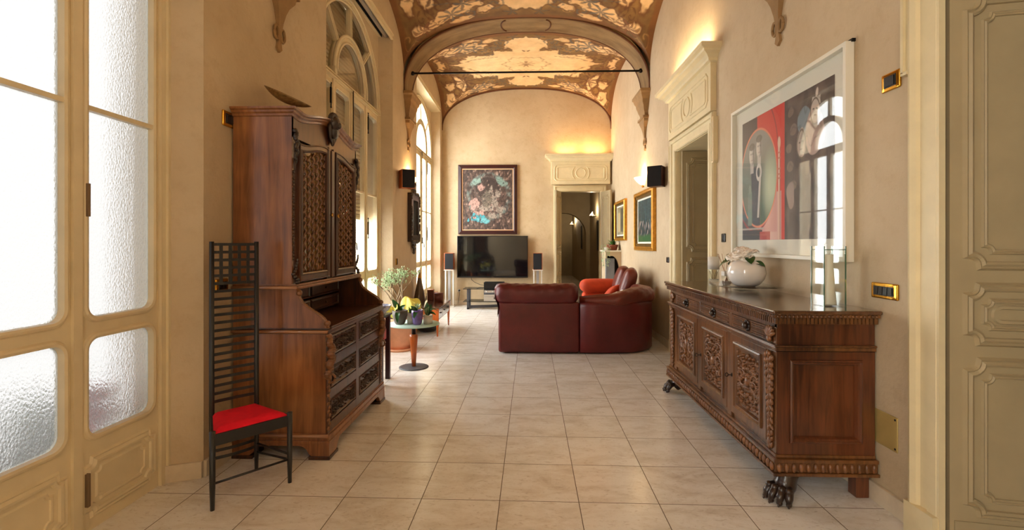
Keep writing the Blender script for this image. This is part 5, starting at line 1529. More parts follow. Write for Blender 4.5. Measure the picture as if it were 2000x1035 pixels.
# corner unit: curved back
def cpath(k=22, off=0.0):
    pts = [(.672, 5.965), (.9, 5.965), (1.10, 5.975)]
    cx, cy, r = 1.13, 6.55, .575
    for i in range(k+1):
        a = -PI/2+PI/2*i/k; pts.append((cx+r*math.cos(a), cy+r*math.sin(a)))
    pts += [(1.705, 6.75), (1.705, 6.98)]
    return [(x, y) for x, y in pts]
pp = cpath()
m = MB()
def outl(o):
    P = []; n = len(pp)
    for i, (x, y) in enumerate(pp):
        a = Vector(pp[min(i+1, n-1)])-Vector(pp[max(i-1, 0)]); a.normalize(); P.append((x-a.y*o, y+a.x*o))
    return P
o0, o1 = outl(0.0), outl(.22)
vs = []; fs = []; n = len(pp)
sec = [(.02, .015), (0, .03), (0, .60), (.008, .64), (.03, .66), (.20, .66), (.22, .64), (.22, .015)]
for i in range(n):
    for o, z in sec:
        k = o/.22; vs.append((o0[i][0]*(1-k)+o1[i][0]*k, o0[i][1]*(1-k)+o1[i][1]*k, z))
k = len(sec)
m.add(vs, [(i*k+j, (i+1)*k+j, (i+1)*k+(j+1) % k, i*k+(j+1) % k) for i in range(n-1) for j in range(k)]+[tuple(range(k)), tuple((n-1)*k+j for j in range(k))], True)
wb(m, 'corner_back', M['leather'], t)
m = MB(); m.rbox(.68, 1.50, 6.18, 6.98, .015, .30, .04); wb(m, 'corner_base', M['leather'], t)
m = MB(); m.rbox(.68, 1.50, 6.16, 6.99, .29, .46, .07, 4, puff=.02); wb(m, 'seat_cushion', M['leather'], t)
P = []; cl = outl(.10); N_ = len(cl)
for i, (x, y) in enumerate(cl):
    s_ = i/(N_-1); e = min(1, min(s_*9, (1-s_)*14+.25))**.5
    P.append((x, y, .672+.035*s_+.045*math.sin(PI*min(1, s_*1.15))**2, .045+.085*e, .045+.040*e+.03*s_))
wb(roll(P, 0, 0), 'corner_roll', M['leather_hi'], t)
# right arm of the sofa along the wall
m = MB(); m.rbox(.98, 1.50, 7.0, 8.10, .015, .30, .04); wb(m, 'right_base', M['leather'], t)
for y in (7.0, 7.53): m = MB(); m.rbox(.96, 1.52, y, y+.54, .29, .46, .06, 4, puff=.02); wb(m, 'seat_cushion', M['leather'], t)
m = MB(); m.rbox(1.50, 1.76, 6.99, 8.10, .015, .64, .05, 4); wb(m, 'right_back', M['leather'], t)
for y, a in ((7.06, -.20), (7.62, -.10)):
    Mx = Matrix.Translation((1.56, y+.25, .80)) @ Matrix.Rotation(a, 4, 'Z') @ Matrix.Rotation(.32, 4, 'Y')
    m = MB(); m.rbox(-.085, .085, -.27, .27, -.21, .21, .07, 4, puff=.03, Mx=Mx); wb(m, 'back_cushion', M['leather_hi'], t)
m = MB(); m.rbox(.96, 1.70, 8.10, 8.36, .015, .56, .06, 4); wb(m, 'arm_body', M['orange'], t)
m = MB(); m.rbox(.93, 1.62, 8.04, 8.40, .555, .775, .10, 4, puff=.015); wb(m, 'arm_roll', M['orange'], t)
t = thing('throw_pillow', 'orange-red throw pillow on the sofa seat in front of the leaning back cushions', 'pillow', (1.36, 7.50, .60))
Mx = Matrix.Rotation(-.5, 4, 'Z') @ Matrix.Rotation(.75, 4, 'Y')
MB().rbox(-.05, .05, -.19, .19, -.16, .16, .05, 4, puff=.05, Mx=Mx).build('pillow_cover', M['orange'], t)

# ================================================================== television and audio
t = thing('television', 'wide black flat-screen television below the dark-framed painting', 'television', (-.78, YE-.09, .63))
MB().box(-.80, .80, -.03, .03, 0, .945).build('bezel', M['blackp'], t, bevel=.006)
MB().box(-.785, .785, -.034, -.029, .035, .93).build('screen', M['screen'], t)
MB().box(-.03, .03, -.036, -.03, .012, .018).build('maker_badge', M['chrome'], t)
MB().box(-.25, .25, .03, .088, .25, .7).build('wall_mount', M['blackp'], t)
t = thing('tv_rack', 'low smoked-glass media rack with dark metal legs under the television', 'rack', (-.72, 10.15, 0))
for z in (.16, .43): MB().box(-.64, .66, -.22, .22, z, z+.010).build('glass_shelf', M['glass_dark'], t, bevel=.003)
for x in (-.54, .54): MB().box(x-.022, x+.022, -.17, -.13, 0, .43).box(x-.022, x+.022, .13, .17, 0, .43).box(x-.024, x+.024, -.17, .17, 0, .035).build('leg_frame', M['slate'], t, bevel=.003)
MB().prism([(-.54, -.15, .02), (.54, .0, .045), (.54, .0, .10), (-.54, -.15, .075)], (0, .03, 0)).build('cross_bar', M['slate'], t)
t = thing('media_box', 'black set-top box on the upper shelf of the media rack', 'audio unit', (-.705, 10.12, .441))
MB().box(-.215, .215, -.15, .15, 0.0, .13).build('case', M['blackp'], t, bevel=.004)
t = thing('cd_player', 'slim silver and black player hanging under the upper rack shelf', 'audio unit', (-.705, 10.12, .318))
MB().box(-.215, .215, -.15, .15, 0.0, .098).build('case', M['slate'], t, bevel=.003); MB().box(-.20, .20, -.156, -.149, .04, .088).build('front_plate', M['silver'], t)
for x in (-.15, -.02, .10): MB().lathe([(0, 0), (.014, 0), (.014, .014), (0, .014)], n=14, Mx=Matrix.Rotation(PI/2, 4, 'X')).xform(Matrix.Translation((x, -.156, .062))).build('dial', M['chrome'], t)
t = thing('amplifier', 'pale silver amplifier on the lower shelf of the media rack', 'audio unit', (-.705, 10.12, .171))
MB().box(-.215, .215, -.15, .15, 0, .143).build('case', M['silver'], t, bevel=.004); MB().box(.0, .16, -.156, -.149, .05, .085).build('display', M['blackp'], t); MB().box(-.20, .20, -.154, -.149, .10, .105).build('trim_line', M['slate'], t)
for i, (x, lab, lab2) in enumerate(((-1.725, 'bookshelf loudspeaker with black grille on the stand left of the television', 'tall pale speaker stand left of the television'), (.235, 'bookshelf loudspeaker with black grille on the stand right of the television', 'tall pale speaker stand right of the television'))):
    if i == 0:
        sp = thing('bookshelf_speaker', lab, 'speaker', (x, 10.42, .826), 0, 'loudspeakers beside the television')
        MB().box(-.10, .10, -.12, .13, 0, .365).build('cabinet', M['cherry'], sp, bevel=.004); MB().box(-.085, .10, -.135, -.119, .008, .357).build('grille', M['grille'], sp, bevel=.003)
        st = thing('speaker_stand', lab2, 'stand', (x, 10.42, 0), 0, 'stands beside the television')
        MB().box(-.12, .12, -.13, .14, 0, .022).build('base_plate', M['whitestand'], st, bevel=.003); MB().box(-.11, .11, -.12, .13, .805, .825).build('top_plate', M['whitestand'], st, bevel=.003)
        for xx in (-.085, .085): MB().box(xx-.014, xx+.014, -.03, .03, .022, .805).build('side_post', M['whitestand'], st)
        MB().box(-.028, .028, -.05, -.01, .022, .805).build('centre_post', M['greystand'], st)
    else:
        a = copy_tree(sp); a.location.x = x; a['label'] = lab; a.scale = (-1, 1, 1)
        b = copy_tree(st); b.location.x = x; b['label'] = lab2
t = thing('power_plug', 'black plug in a wall socket beside the left speaker stand', 'plug', (-1.555, YE, .33))
MB().box(-.03, .03, -.012, 0, -.03, .03).build('socket_plate', M['whitestand'], t, bevel=.002); MB().lathe([(0, 0), (.022, 0), (.02, .03), (0, .035)], n=12, Mx=Matrix.Rotation(PI/2, 4, 'X')).xform(Matrix.Translation((.01, -.012, 0))).build('plug_body', M['blackp'], t)
MB().tube([(.01, -.04, -.01), (.02, -.05, -.08), (.0, -.04, -.2), (-.02, -.03, -.30)], .005, 6).build('cord', M['blackp'], t)
o = MB().tube([(-1.28, YE-.05, .66), (-1.26, YE-.06, .58), (-1.18, YE-.08, .52), (-1.05, YE-.12, .47), (-.92, YE-.16, .455)], .006, 6).build('tv_cable', M['blackp']); tag(o, 'thin black cable looping from the television down to the media rack', 'cable')

# ================================================================== wall lamps, wall speakers, switches
def sconce(lab, x, y, z, sg):
    t = thing('wall_sconce', lab, 'lamp', (x, y, z), 0 if sg > 0 else PI, 'shell sconces')
    m = MB()        # half bowl, wall at x = 0, projecting to -x
    def sh(i, j):
        a = PI/2+PI*i; r = .165*(j**.55); s_ = 1+.03*math.cos(14*a)*j
        return Vector((r*math.cos(a)*.95*s_-.003, r*math.sin(a)*s_, -.13*(1-j)**.9))
    m.grid(sh, 31, 12); m.grid(lambda i, j: sh(i, j)*.96+Vector((-.002, 0, .003)), 31, 12)
    m.build('glass_shell', M['shade'], t)
    MB().ball((-.022, 0, -.138), .022, .026, .024).build('finial', M['gold'], t)
    MB().ball((-.06, 0, -.03), .022, .022, .03).build('bulb', M['bulb'], t)
sconce('lit white shell sconce on the right wall above the painting of trees', XR, 7.70, 2.47, 1)
sconce('lit white shell sconce on the left pier above the carved mirror', XL, 7.62, 2.47, -1)
def wspk(lab, x, y, z, a):
    t = thing('wall_speaker', lab, 'speaker', (x, y, z), a, 'small wall speakers')
    MB().box(-.10, .10, -.085, .085, -.14, .14).build('cabinet', M['cherry'] if x < 0 else M['mahog'], t, bevel=.006); MB().box(-.094, .094, -.10, -.084, -.134, .134).build('grille', M['grille'], t, bevel=.006)
    MB().box(-.03, .03, .08, .13, -.03, .03).build('bracket', M['blackp'], t)
wspk('small dark speaker on the right wall beside the middle doorway', XR-.125, 6.53, 2.32, -.55)
wspk('small wood-sided speaker on the left pier next to the lit sconce', XL+.125, 7.05, 2.37, .55)
def switch(name, lab, side, y, z, w, h, rim, face, nmod=3, cat='switch'):
    x = XR if side > 0 else XL
    t = thing(name, lab, cat, (x, y, z), 0 if side > 0 else PI)
    Mx = frameM((0, 0, 0), (0, -1, 0), (0, 0, 1))
    m = MB(); k = MB(); k.rbox(-w/2, w/2, -h/2, h/2, -.004, .012, .012, 3); m.merge(k, Mx); m.build('cover_plate', rim, t)
    m = MB(); m.merge(MB().box(-w/2+.022, w/2-.022, -h/2+.018, h/2-.018, .010, .0145), Mx); m.build('switch_face', face, t, bevel=.002)
    for i in range(nmod):
        u = (-w/2+.026)+(w-.052)*(i+.5)/nmod; m = MB(); m.merge(MB().box(u-(w-.052)/nmod*.42, u+(w-.052)/nmod*.42, -h/2+.024, h/2-.024, .0145, .018), Mx); m.build('rocker', face, t, bevel=.001)
BK = mat('black_switch', srgb(26, 22, 20), .25)
switch('switch_plate', 'polished brass switch plate on the right wall above the near end of the sideboard', 1, 2.555, 1.148, .185, .085, M['brass'], BK, 4)
switch('thermostat', 'small brass-framed black thermostat high on the right wall beside the big picture', 1, 2.51, 2.245, .125, .095, M['brass'], BK, 1, 'thermostat')
switch('thermostat', 'brass-edged black thermostat on the left wall beside the bureau cabinet', -1, 2.99, 2.205, .125, .10, M['brass'], BK, 1, 'thermostat')
switch('light_switch', 'brass-edged black switch on the wall seen through the ladder-back chair', -1, 2.92, 1.135, .12, .085, M['brass'], BK, 2)
switch('light_switch', 'small black switch between the middle doorway and the big picture', 1, 4.60, 1.455, .085, .085, BK, BK, 1)
switch('light_switch', 'small black switch on the right wall just beyond the middle doorway', 1, 6.40, 1.18, .10, .075, BK, BK, 1)
switch('light_switch', 'dark switch on the left pier above the small-leaved tree', -1, 6.92, 1.13, .08, .10, M['brass'], BK, 1)
t = thing('brass_cover_plate', 'square yellow brass cover plate low on the wall beside the sideboard', 'plate', (XR, 2.553, .415))
Mx = frameM((0, 0, 0), (0, -1, 0), (0, 0, 1))
m = MB(); k = MB(); k.rbox(-.10, .085, -.09, .09, 0, .006, .006, 2); m.merge(k, Mx); m.build('plate_sheet', M['brass_d'], t)
for u, v in ((.07, .075), (.07, -.075), (-.085, .075), (-.085, -.075)): m = MB(); m.merge(MB().ball((u, v, .006), .006, .006, .003), Mx); m.build('screw', M['iron'], t)
# carved wall mirror
t = thing('carved_mirror', 'narrow mirror in a dark carved frame on the left pier under the sconce', 'mirror', (XL, 7.86, 1.83))
Mx = frameM((0, 0, 0), (0, 1, 0), (0, 0, 1))
m = MB(); k = MB(); frame_box(k, Matrix.Identity(4), .56, .80, .11, .07); m.merge(k, Mx)
R = random.Random(9)
for i in range(70):
    a = R.uniform(0, 2*PI); u = .27*math.copysign(min(1, abs(math.cos(a))*1.3), math.cos(a)); v = .40*math.copysign(min(1, abs(math.sin(a))*1.3), math.sin(a))
    m.merge(MB().ball((u, v, .065), R.uniform(.02, .035), R.uniform(.02, .04), .022, 7, 5), Mx)
for j in range(7): m.merge(MB().ball((.05*math.sin(j*2), .42+.035*j, .04), .07*(1-j/9), .035, .03, 8, 5), Mx)
for j in range(6): m.merge(MB().ball((.04*math.sin(j*2.4), -.42-.032*j, .04), .075*(1-j/7), .032, .028, 8, 5), Mx)
m.build('carved_frame', M['paw'], t)
m = MB(); m.merge(MB().box(-.18, .18, -.30, .30, .01, .02), Mx); m.build('mirror_glass', mat('mirror_silver', srgb(200, 205, 205), .03, metal=1), t)

# ================================================================== plants by the window
t = thing('tree_pot', 'big terracotta pot with a saucer behind the round glass table', 'plant pot', (-1.69, 6.16, 0))
MB().lathe([(0, 0), (.175, 0), (.185, .035), (.175, .035), (.15, .012), (0, .012)], n=32).build('saucer', M['terra'], t)
MB().lathe([(0, .014), (.145, .014), (.195, .38), (.21, .38), (.212, .43), (.195, .43), (.185, .385), (0, .385)], n=32).build('pot_body', M['terra'], t)
MB().lathe([(0, .40), (.19, .398)], n=24).build('soil', M['soil'], t)
t = thing('small_leaved_tree', 'bushy small-leaved tree with bare pale branches growing in the terracotta pot', 'tree', (-1.69, 6.16, .40))
R = random.Random(21); br = MB(); tips = []
def grow(p, d, L, r, dep):
    q = p+d*L*.5+Vector((R.uniform(-.01, .01), R.uniform(-.01, .01), 0)); e = p+d*L
    br.tube([p, q, e], [r, r*.88, r*.75], 6)
    if dep == 0: tips.append((e, d)); return
    for k in range(R.choice((2, 3)) if dep > 1 else 3):
        nd = (d+Vector((R.uniform(-1, 1), R.uniform(-1, 1), R.uniform(-.35, .55)))*.75).normalized()
        if nd.z < .12: nd.z = .2; nd.normalize()
        grow(e, nd, L*R.uniform(.58, .82), r*.68, dep-1)
for a in range(4):
    grow(Vector((.02*math.cos(a*1.6), .02*math.sin(a*1.6), -.01)), Vector((.20*math.cos(a*1.6)-.10, .2*math.sin(a*1.6), 1)).normalized(), .27, .014, 3)
br.build('branches', M['bark'], t)
lm = MB()
for e, d in tips:
    for k in range(13):
        p = e-d*R.uniform(0, .10)+Vector((R.uniform(-.04, .04), R.uniform(-.04, .04), R.uniform(-.03, .04)))
        Mr = Matrix.Rotation(R.uniform(0, 6.3), 4, 'Z') @ Matrix.Rotation(R.uniform(-1.2, 1.2), 4, 'Y')
        lm.ball(p, .013, .008, .0035, 6, 4, Mr)
lm.build('foliage', M['jade'], t)

t = thing('glass_side_table', 'round frosted glass table on a tapered orange wood leg and dark disc base', 'table', (-1.283, 5.29, 0))
MB().lathe([(0, 0), (.165, 0), (.165, .006), (.15, .010), (0, .012)], n=48).build('base', M['slate'], t)
MB().lathe([(0, .01), (.022, .01), (.030, .12), (.046, .345), (.044, .368), (.034, .374), (0, .374)], n=28).build('leg', M['cherry'], t)
MB().lathe([(0, .372), (.024, .372), (.024, .475), (.05, .478), (.05, .484), (0, .484)], n=24).build('collar', M['blackp'], t)
MB().lathe([(0, .485), (.288, .485), (.290, .490), (.288, .496), (0, .496)], n=64).build('glass_top', M['glass_green'], t)
TT = .4965
def pot(name, lab, x, y, prof, m_, potname='pot_body', z=TT):
    t = thing(name, lab, 'potted plant', (x, y, z), 0, 'potted plants on the round glass table')
    MB().lathe(prof, n=28).build(potname, m_, t); return t
t = pot('potted_orchid', 'big-leaved orchid in a dark taupe pot wrapped with yellow tissue, leftmost on the glass table', -1.425, 5.23, [(0, 0), (.045, 0), (.06, .02), (.083, .10), (.088, .155), (.078, .158), (.07, .12), (0, .12)], M['darkpot'])
m = MB()
stemleaf(m, (0, -.03, .16), (.005, -.115, .03), .027, .28, nrm=(0, -1, .3), n=14); stemleaf(m, (0, 0, .16), (-.085, -.01, .28), .03, .05, nrm=(0, -1, .2)); stemleaf(m, (0, 0, .16), (.07, -.03, .22), .026, .1, nrm=(0, -1, .3)); stemleaf(m, (-.01, -.01, .16), (-.06, .02, .13), .025, .3)
m.build('orchid_leaves', M['leaf'], t)
m = MB()
def tissue(cx, cz, w_, h_, ph):
    m.grid(lambda i, j: Vector((cx+(i-.5)*w_+.012*math.sin(9*j+ph), -.02+.05*math.sin(3.1*i+ph)+.03*math.cos(5*j), cz+(j-.5)*h_+.02*math.sin(8*i+ph)+.012*math.sin(13*i*j+ph))), 16, 12)
tissue(-.085, .125, .12, .15, 0.3); m.build('yellow_tissue', M['yellow'], t)
t = thing('yellow_cloth', 'crumpled yellow tissue behind the dark orchid pot on the glass table', 'cloth', (-1.355, 5.375, .62))
m = MB()
for k in range(3):
    m.grid(lambda i, j, k=k: Vector(((i-.5)*.23, .03*math.sin(4*i+k*2)+.04*(j-.5)+.03*k, .12*j*math.sin(PI*min(1, i*.9+.1))**.5+.018*math.sin(9*i+4*j+k)+.02*k+.0)), 18, 14)
m.build('tissue_folds', M['yellow'], t)
m = MB(); m.tube([(0, 0, -.12), (0, 0, .06)], .004, 6); m.build('support_stick', M['leaf2'], t)
t = pot('potted_herb', 'small leafy plant in a slim white pot between the dark and purple pots', -1.315, 5.27, [(0, 0), (.036, 0), (.040, .12), (.034, .12), (.032, .10), (0, .10)], M['whitepot'])
m = MB(); R = random.Random(2)
for i in range(26):
    a = R.uniform(0, 6.28); r = R.uniform(.01, .055); stemleaf(m, (0, 0, .10), (r*math.cos(a), r*math.sin(a), .13+R.uniform(0, .06)), .010, .1, n=6)
m.build('herb_leaves', M['leaf2'], t)
t = pot('potted_orchid', 'orchid with drooping green leaf in a purple marbled glass pot', -1.225, 5.215, [(0, 0), (.040, 0), (.052, .02), (.062, .10), (.064, .16), (.056, .16), (.05, .12), (0, .12)], M['purple'])
m = MB(); stemleaf(m, (0, -.02, .155), (-.02, -.085, .075), .024, .3, nrm=(0, -1, .2), n=12); stemleaf(m, (0, 0, .15), (-.07, -.02, .21), .022, .15, nrm=(0, -1, .3)); stemleaf(m, (0, 0, .15), (.05, .02, .21), .02, .15)
m.build('orchid_leaves', M['leaf'], t)
m = MB(); R = random.Random(6)
for i in range(16): a = R.uniform(0, 6.28); stemleaf(m, (0, 0, .15), (.05*math.cos(a), .05*math.sin(a), .20+R.uniform(0, .05)), .009, .1, n=6)
m.build('pale_shoots', M['jade'], t)
t = pot('potted_orchid', 'broad-leaved orchid in a plain white pot, rightmost on the glass table', -1.118, 5.27, [(0, 0), (.050, 0), (.054, .10), (.047, .10), (.045, .08), (0, .08)], M['whitepot'])
m = MB(); stemleaf(m, (0, 0, .09), (-.01, 0, .245), .034, .08, nrm=(0, -1, .0), n=12); stemleaf(m, (0, 0, .09), (.10, -.03, .10), .026, .30, nrm=(0, -.4, 1), n=12); stemleaf(m, (0, 0, .09), (.03, .03, .22), .026, .1, nrm=(.3, -1, 0)); stemleaf(m, (0, 0, .09), (.125, .02, .13), .018, .45, nrm=(0, -.4, 1))
m.build('orchid_leaves', M['leaf'], t)
m = MB()
for i in range(5): m.tube([(0, 0, .09), (-.04+.015*i, -.03, .16+.01*i), (-.08+.01*i, -.01*i, .17-.02*i)], .0025, 5)
m.build('aerial_roots', M['jade'], t)
# red lacquer plant stand beyond the bureau
t = thing('plant_stand', 'dark mahogany stand with red lacquer blocks, half hidden behind the bureau cabinet', 'stand', (-1.565, 4.72, 0))
for x in (-.12, .12):
    for y in (-.12, .12): MB().box(x-.022, x+.022, y-.022, y+.022, 0, .66).build('leg', M['mahog'], t, bevel=.002)
MB().box(-.155, .155, -.155, .155, .66, .68).build('stand_top', M['mahog'], t, bevel=.003)
for x in (.12, -.12): MB().box(x-.03, x+.03, -.150, -.10, .60, .665).build('red_block', M['redlac'], t, bevel=.003)
MB().box(.125, .165, -.16, -.08, .455, .555).build('red_block', M['redlac'], t, bevel=.003)
MB().box(-.12, .12, -.125, -.115, .35, .60).box(-.12, .12, .115, .125, .35, .60).build('apron', M['mahog'], t)
MB().tube([(.146, -.12, .455), (.143, -.12, .40)], .006, 6).build('white_tassel', M['whitepot'], t)
t = thing('porcelain_bowl', 'blue and white porcelain bowl peeping over the desk end of the bureau', 'bowl', (-1.49, 4.72, .681))
MB().lathe([(0, 0), (.045, 0), (.05, .012), (.09, .05), (.115, .095), (.108, .095), (.08, .05), (0, .02)], n=32).build('bowl_body', M['blueporc'], t)
# low console with drawers
t = thing('low_console', 'low console table with orange wood ends and small drawers along the window side', 'table', (-1.53, 7.55, 0))
CX0, CX1, CY0_, CY1_ = -1.70, -1.33, 7.02, 8.05
m = MB(); m.box(CX0, CX1, CY0_, CY0_+.02, .235, .42); m.box(CX0, CX1, CY1_-.02, CY1_, .235, .42); wb(m, 'end_panels', M['cherry'], t)
wb(MB().box(CX0+.01, CX1-.012, CY0_+.02, CY1_-.02, .24, .42), 'case', M['walnut'], t)
wb(MB().box(CX0-.012, CX1+.012, CY0_-.012, CY1_+.012, .42, .435), 'top_board', M['top'], t, bevel=.003)
for i in range(3):
    a = CY0_+.03+i*.325; d = wb(MB().box(CX1-.014, CX1, a, a+.315, .262, .405), 'drawer', M['top'], t, bevel=.003)
    wb(MB().box(CX1, CX1+.014, a+.13, a+.185, .33, .345), 'drawer_pull', M['iron'], d)
for x in (CX0+.018, CX1-.018):
    for y in (CY0_+.018, CY1_-.018): wb(MB().tube([(x, y, 0), (x, y, .25), (x, y, .42)], [.011, .021, .022], 4), 'leg', M['cherry'], t)
t = thing('floor_basket', 'low black oval basket on the floor under the low console', 'basket', (-1.60, 7.55, 0))
MB().lathe([(0, 0), (.15, 0), (.20, .04), (.215, .10), (.205, .10), (.18, .05), (0, .03)], n=32, sx=.85, sy=1.25).build('basket_body', M['blackp'], t)
MB().lathe([(0, .05), (.17, .085), (.10, .12), (0, .13)], n=20, sx=.85, sy=1.2).build('grey_contents', M['whitestand'], t)
t = thing('drop_vase', 'tall brown teardrop vase with a thin neck standing before the far window', 'vase', (-1.825, 7.93, 0))
MB().lathe([(0, 0), (.09, 0), (.115, .10), (.128, .28), (.120, .42), (.09, .58), (.05, .74), (.024, .86), (.014, .95), (.010, .95), (0, .90)], n=32, sx=.85).build('vase_body', M['vasebr'], t)
MB().lathe([(.0145, .93), (.0235, .865), (.033, .82), (.030, .80)], n=24, sx=.95).build('copper_neck', M['gold'], t)
t = thing('brown_box', 'round brown leather box standing on the low console', 'box', (-1.47, 7.80, .4355))
MB().lathe([(0, 0), (.072, 0), (.072, .118), (0, .118)], n=28).build('box_body', M['brownbox'], t); MB().lathe([(0, .118), (.075, .118), (.075, .14), (0, .143)], n=28).build('box_lid', M['brownbox'], t)
t = thing('box_pair', 'upright brown wooden box against the left pier beside the teardrop vase', 'box', (-1.64, 7.96, .4355))
MB().box(-.05, .05, -.05, .05, 0, .17).build('box_body', M['brownbox'], t, bevel=.004); MB().box(-.052, .052, -.052, .052, .17, .185).build('box_lid', M['cherry'], t, bevel=.003)
t = thing('small_book_block', 'small orange-brown box leaning by the upright brown box on the console', 'box', (-1.555, 7.985, .4355))
MB().box(-.025, .025, -.05, .05, 0, .14).build('box_body', M['cherry'], t, bevel=.003)

# ================================================================== plaster niche in the far right corner
t = thing('corner_fireplace', 'plaster fireplace with an arched mouth in the far right corner behind the sofa', 'fireplace', (1.72, 9.75, 0))
X0, X1, yf = 1.60, XR-.001, 9.55
n = 20; arc = [(X1-.0+(-.26)*math.cos(PI/2*i/n) if False else X1-.03-.235*math.sin(PI/2*(1-i/n))*1.0, .78+.36*math.sin(PI/2*i/n) if False else .80+.34*math.cos(PI/2*(1-i/n))) for i in range(n+1)]
m = MB()
# front face: quarter arch rising from the wall side to a crown on the left
crown_x = 1.715
pts = [(X1-.035-(X1-.035-crown_x)*math.sin(PI/2*i/n), .80+.35*math.sin(PI/2*i/n) if False else .80+.35*(1-math.cos(PI/2*i/n))) for i in range(n+1)]
pts = [(crown_x+(X1-.035-crown_x)*math.cos(PI/2*i/n), .80+.35*math.sin(PI/2*i/n)) for i in range(n+1)]
face = [(X1, 0), (X1, 1.235), (X0+.02, 1.235), (X0+.02, 1.15)]+[(crown_x, 1.15)]
V = [(X1, yf, 0), (X1, yf, 1.235)]
vs = [];
for x, z in [(X1-.035, 0)]+pts+[(X0+.01, 1.15)]:
    vs.append((x, yf, z))
# strip towards the outer outline
outer = [(X1, 0)]+[(X1, .80+.435*i/n) for i in range(n+1)]+[(X0+.01, 1.235)]
for i in range(n+1):
    k = i/n; outer[i+1] = (X1-(X1-crown_x)*max(0, (k-.5)*2), 1.235 if k > .5 else .80+.435*k*2)
ov = [(x, yf, z) for x, z in outer]
nn = len(vs); m.add(vs+ov+[(x, yf+.06, z) for x, y, z in vs], [(i, i+1, nn+i+1, nn+i) for i in range(nn-1)]+[(i, i+1, 2*nn+i+1, 2*nn+i) for i in range(nn-1)])
m.box(X0, X1, 10.15, 10.2, 0, 1.235); m.box(X0, X0+.03, yf+.06, 10.2, 0, 1.235)
wb(m, 'plaster_hood', M['wall'], t)
wb(MB().box(X0-.03, X1, yf-.035, 10.22, 1.235, 1.262), 'mantel_shelf', M['white'], t, bevel=.004)
wb(MB().box(X0+.035, X1-.002, yf+.10, 10.14, .02, 1.22), 'black_firebox', M['fireblack'], t)
m = MB(); m.box(X0-.015, 1.765, yf-.012, yf+.05, 0, 1.10); wb(m, 'grey_door', M['gstone'], t, bevel=.01)
t = thing('trough_planter', 'brown pot of trailing green leaves on the mantel in the far right corner', 'potted plant', (1.755, 9.72, 1.2625))
MB().lathe([(0, 0), (.085, 0), (.115, .10), (.12, .115), (.105, .115), (0, .09)], n=24, sx=1.0, sy=1.2).build('pot_body', M['copper'], t)
m = MB(); R = random.Random(8)
for i in range(44):
    a = R.uniform(0, 6.28); r = R.uniform(.05, .15); stemleaf(m, (.3*r*math.cos(a), .3*r*math.sin(a), .10), (min(.13, r*math.cos(a)), r*math.sin(a), .13+R.uniform(-.05, .10)), .020, .2, n=6)
m.build('leaves', M['leaf2'], t)
t = thing('hanging_cactus', 'pale trailing plant spilling over the left end of the far mantel', 'potted plant', (1.60, 9.56, 1.2625))
MB().lathe([(0, 0), (.035, 0), (.045, .06), (.04, .06), (0, .05)], n=20).build('pot_body', M['whitepot'], t)
m = MB()
for i in range(46):
    a = R.uniform(2.2, 5.6); z = R.uniform(-.34, .12); rr_ = .055+.03*R.random()
    stemleaf(m, (rr_*math.cos(a)*.9, rr_*math.sin(a)-.03, z), (rr_*1.6*math.cos(a), rr_*1.6*math.sin(a)-.05, z-.02+R.uniform(-.03, .03)), .012, .2, n=5)
for a in (2.6, 3.3, 4.0, 4.7): m.tube([(.02*math.cos(a), .02*math.sin(a), .05), (.06*math.cos(a), .06*math.sin(a)-.02, .04), (.07*math.cos(a), .07*math.sin(a)-.03, -.12), (.065*math.cos(a+.3), .065*math.sin(a)-.03, -.30)], .003, 5)
m.build('trailing_leaves', M['jade'], t)

# ================================================================== corridor beyond the end door
for i, (y, lab) in enumerate(((13.3, 'lit wall spotlight in the corridor, nearest beyond the end door'), (16.1, 'lit wall spotlight in the corridor seen just through the arch'), (19.3, 'lit wall spotlight at the far end of the corridor'))):
    t = thing('corridor_spotlight', lab, 'lamp', (1.97, y, 2.17), 0, 'corridor spotlights')
    MB().tube([(0, 0, 0), (-.06, 0, .0)], .012, 8).ball((-.08, 0, .01), .035).build('lamp_body', M['chrome'], t)
    m = MB(); m.lathe([(.012, 0), (.035, .06), (.075, .10), (.07, .10), (.02, .04)], n=20, Mx=Matrix.Rotation(-.9, 4, 'Y')); m.xform(Matrix.Translation((-.09, 0, .01))); m.build('glass_cone', M['shade'], t)
for y, lab in ((13.1, 'tall dark narrow mirror on the corridor wall, nearest beyond the end door'), (17.0, 'tall dark narrow mirror on the corridor wall beyond the arch')):
    t = thing('narrow_mirror', lab, 'mirror', (1.97, y, 1.62), 0, 'tall corridor mirrors')
    MB().box(-.03, 0, -.15, .15, -.42, .42).build('frame', M['blackp'], t, bevel=.01); MB().box(-.034, -.029, -.12, .12, -.38, .38).build('mirror_glass', M['glass_dark'], t)
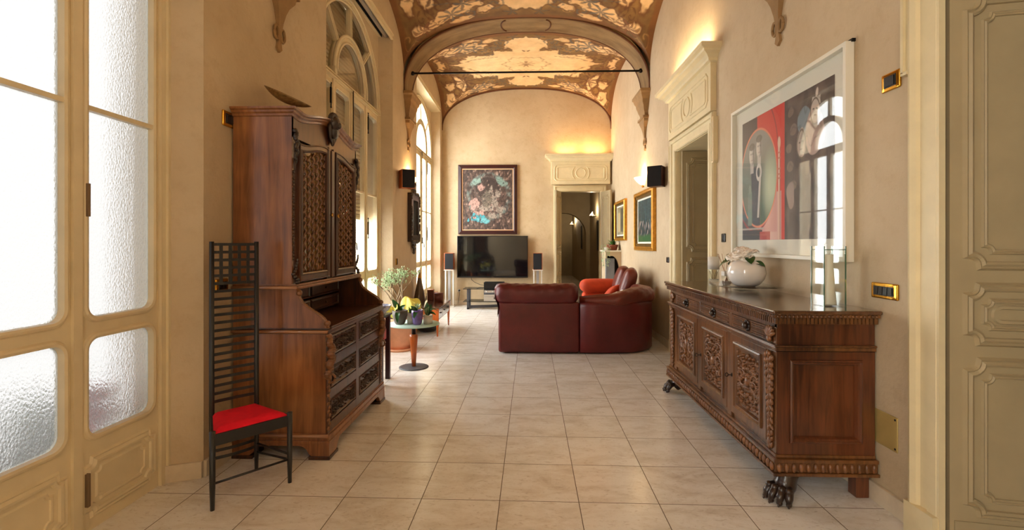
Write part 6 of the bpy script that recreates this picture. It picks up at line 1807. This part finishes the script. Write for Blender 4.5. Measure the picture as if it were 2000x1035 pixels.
# ------------------------------------------------------------------ camera, light
cam = bpy.data.cameras.new('camera'); co = bpy.data.objects.new('camera', cam); COL.objects.link(co)
co.location = (0, 0, 1.40); co.rotation_euler = (PI/2, 0, 0.0320)
cam.sensor_width = 36; cam.lens = 918.3/2000*36; cam.shift_y = -(517.5-475.63)/2000; cam.clip_start = .05; cam.clip_end = 100
S.camera = co
W = bpy.data.worlds.new('sky'); S.world = W; W.use_nodes = True
bg = W.node_tree.nodes['Background']; bg.inputs[0].default_value = (0.985, 0.99, 1.0, 1); bg.inputs[1].default_value = 8.5
def area(name, loc, rot, sx, sy, e, col=(1, 1, 1), portal=False, spread=None):
    l = bpy.data.lights.new(name, 'AREA'); l.shape = 'RECTANGLE'; l.size = sx; l.size_y = sy; l.energy = e; l.color = col
    if portal: l.cycles.is_portal = True
    if spread: l.spread = spread
    o = bpy.data.objects.new(name, l); COL.objects.link(o); o.location = loc; o.rotation_euler = rot; return o
for c in WC:
    area('daylight_portal', (XW-.3, c, 2.2), (0, -PI/2, 0), 4.3, 2.1, 1, portal=True)
def point(name, loc, e, col, r=.03):
    l = bpy.data.lights.new(name, 'POINT'); l.energy = e; l.color = col; l.shadow_soft_size = r
    o = bpy.data.objects.new(name, l); COL.objects.link(o); o.location = loc; return o
WARM = (1.0, 0.54, 0.20)
# strip lamps lying on top of the two overdoors
for x in (.90, 1.50):
    area('overdoor_and_fill_strip', (x, YE-.14, 3.42), (PI, 0, 0), .42, .04, 3.6, WARM)
area('overdoor_and_fill_strip', (XR-.10, 5.48, 3.42), (PI, 0, PI/2), 1.1, .04, 10, (1.0, .72, .40))
# unseen fill lamps added to brighten the near room: two strips, one bare point
area('overdoor_and_fill_strip', (XR-.12, 1.55, 3.20), (PI, 0, PI/2), 1.2, .06, 16, (1.0, .90, .76))  # added fill uplight, out of view by the near door
area('overdoor_and_fill_strip', (XR-.12, -2.2, 3.20), (PI, 0, PI/2), 1.2, .06, 10, (1.0, .88, .72))  # added fill uplight behind the camera, no door under it
point('sconce_light', (XR-.07, 7.70, 2.52), 9, (1.0, .66, .32), .03)
point('sconce_light', (XL+.07, 7.62, 2.52), 9, (1.0, .66, .32), .03)
for y in (13.3, 16.1, 19.3): point('corridor_light', (1.82, y, 2.34), 9, (1.0, .80, .55), .03)
point('added_fill_light', (0.0, -1.9, 3.0), 22, (1.0, .97, .92), .16)  # added fill lamp behind the camera, no fitting modelled
S.view_settings.view_transform = 'Standard'; S.view_settings.look = 'None'; S.view_settings.gamma = 1; S.view_settings.exposure = 1.1
S.view_settings.use_curve_mapping = False
S.cycles.max_bounces = 10; S.cycles.diffuse_bounces = 6; S.cycles.glossy_bounces = 4; S.cycles.transmission_bounces = 6; S.cycles.transparent_max_bounces = 12
S.cycles.sample_clamp_indirect = 8; S.cycles.caustics_reflective = False; S.cycles.caustics_refractive = False
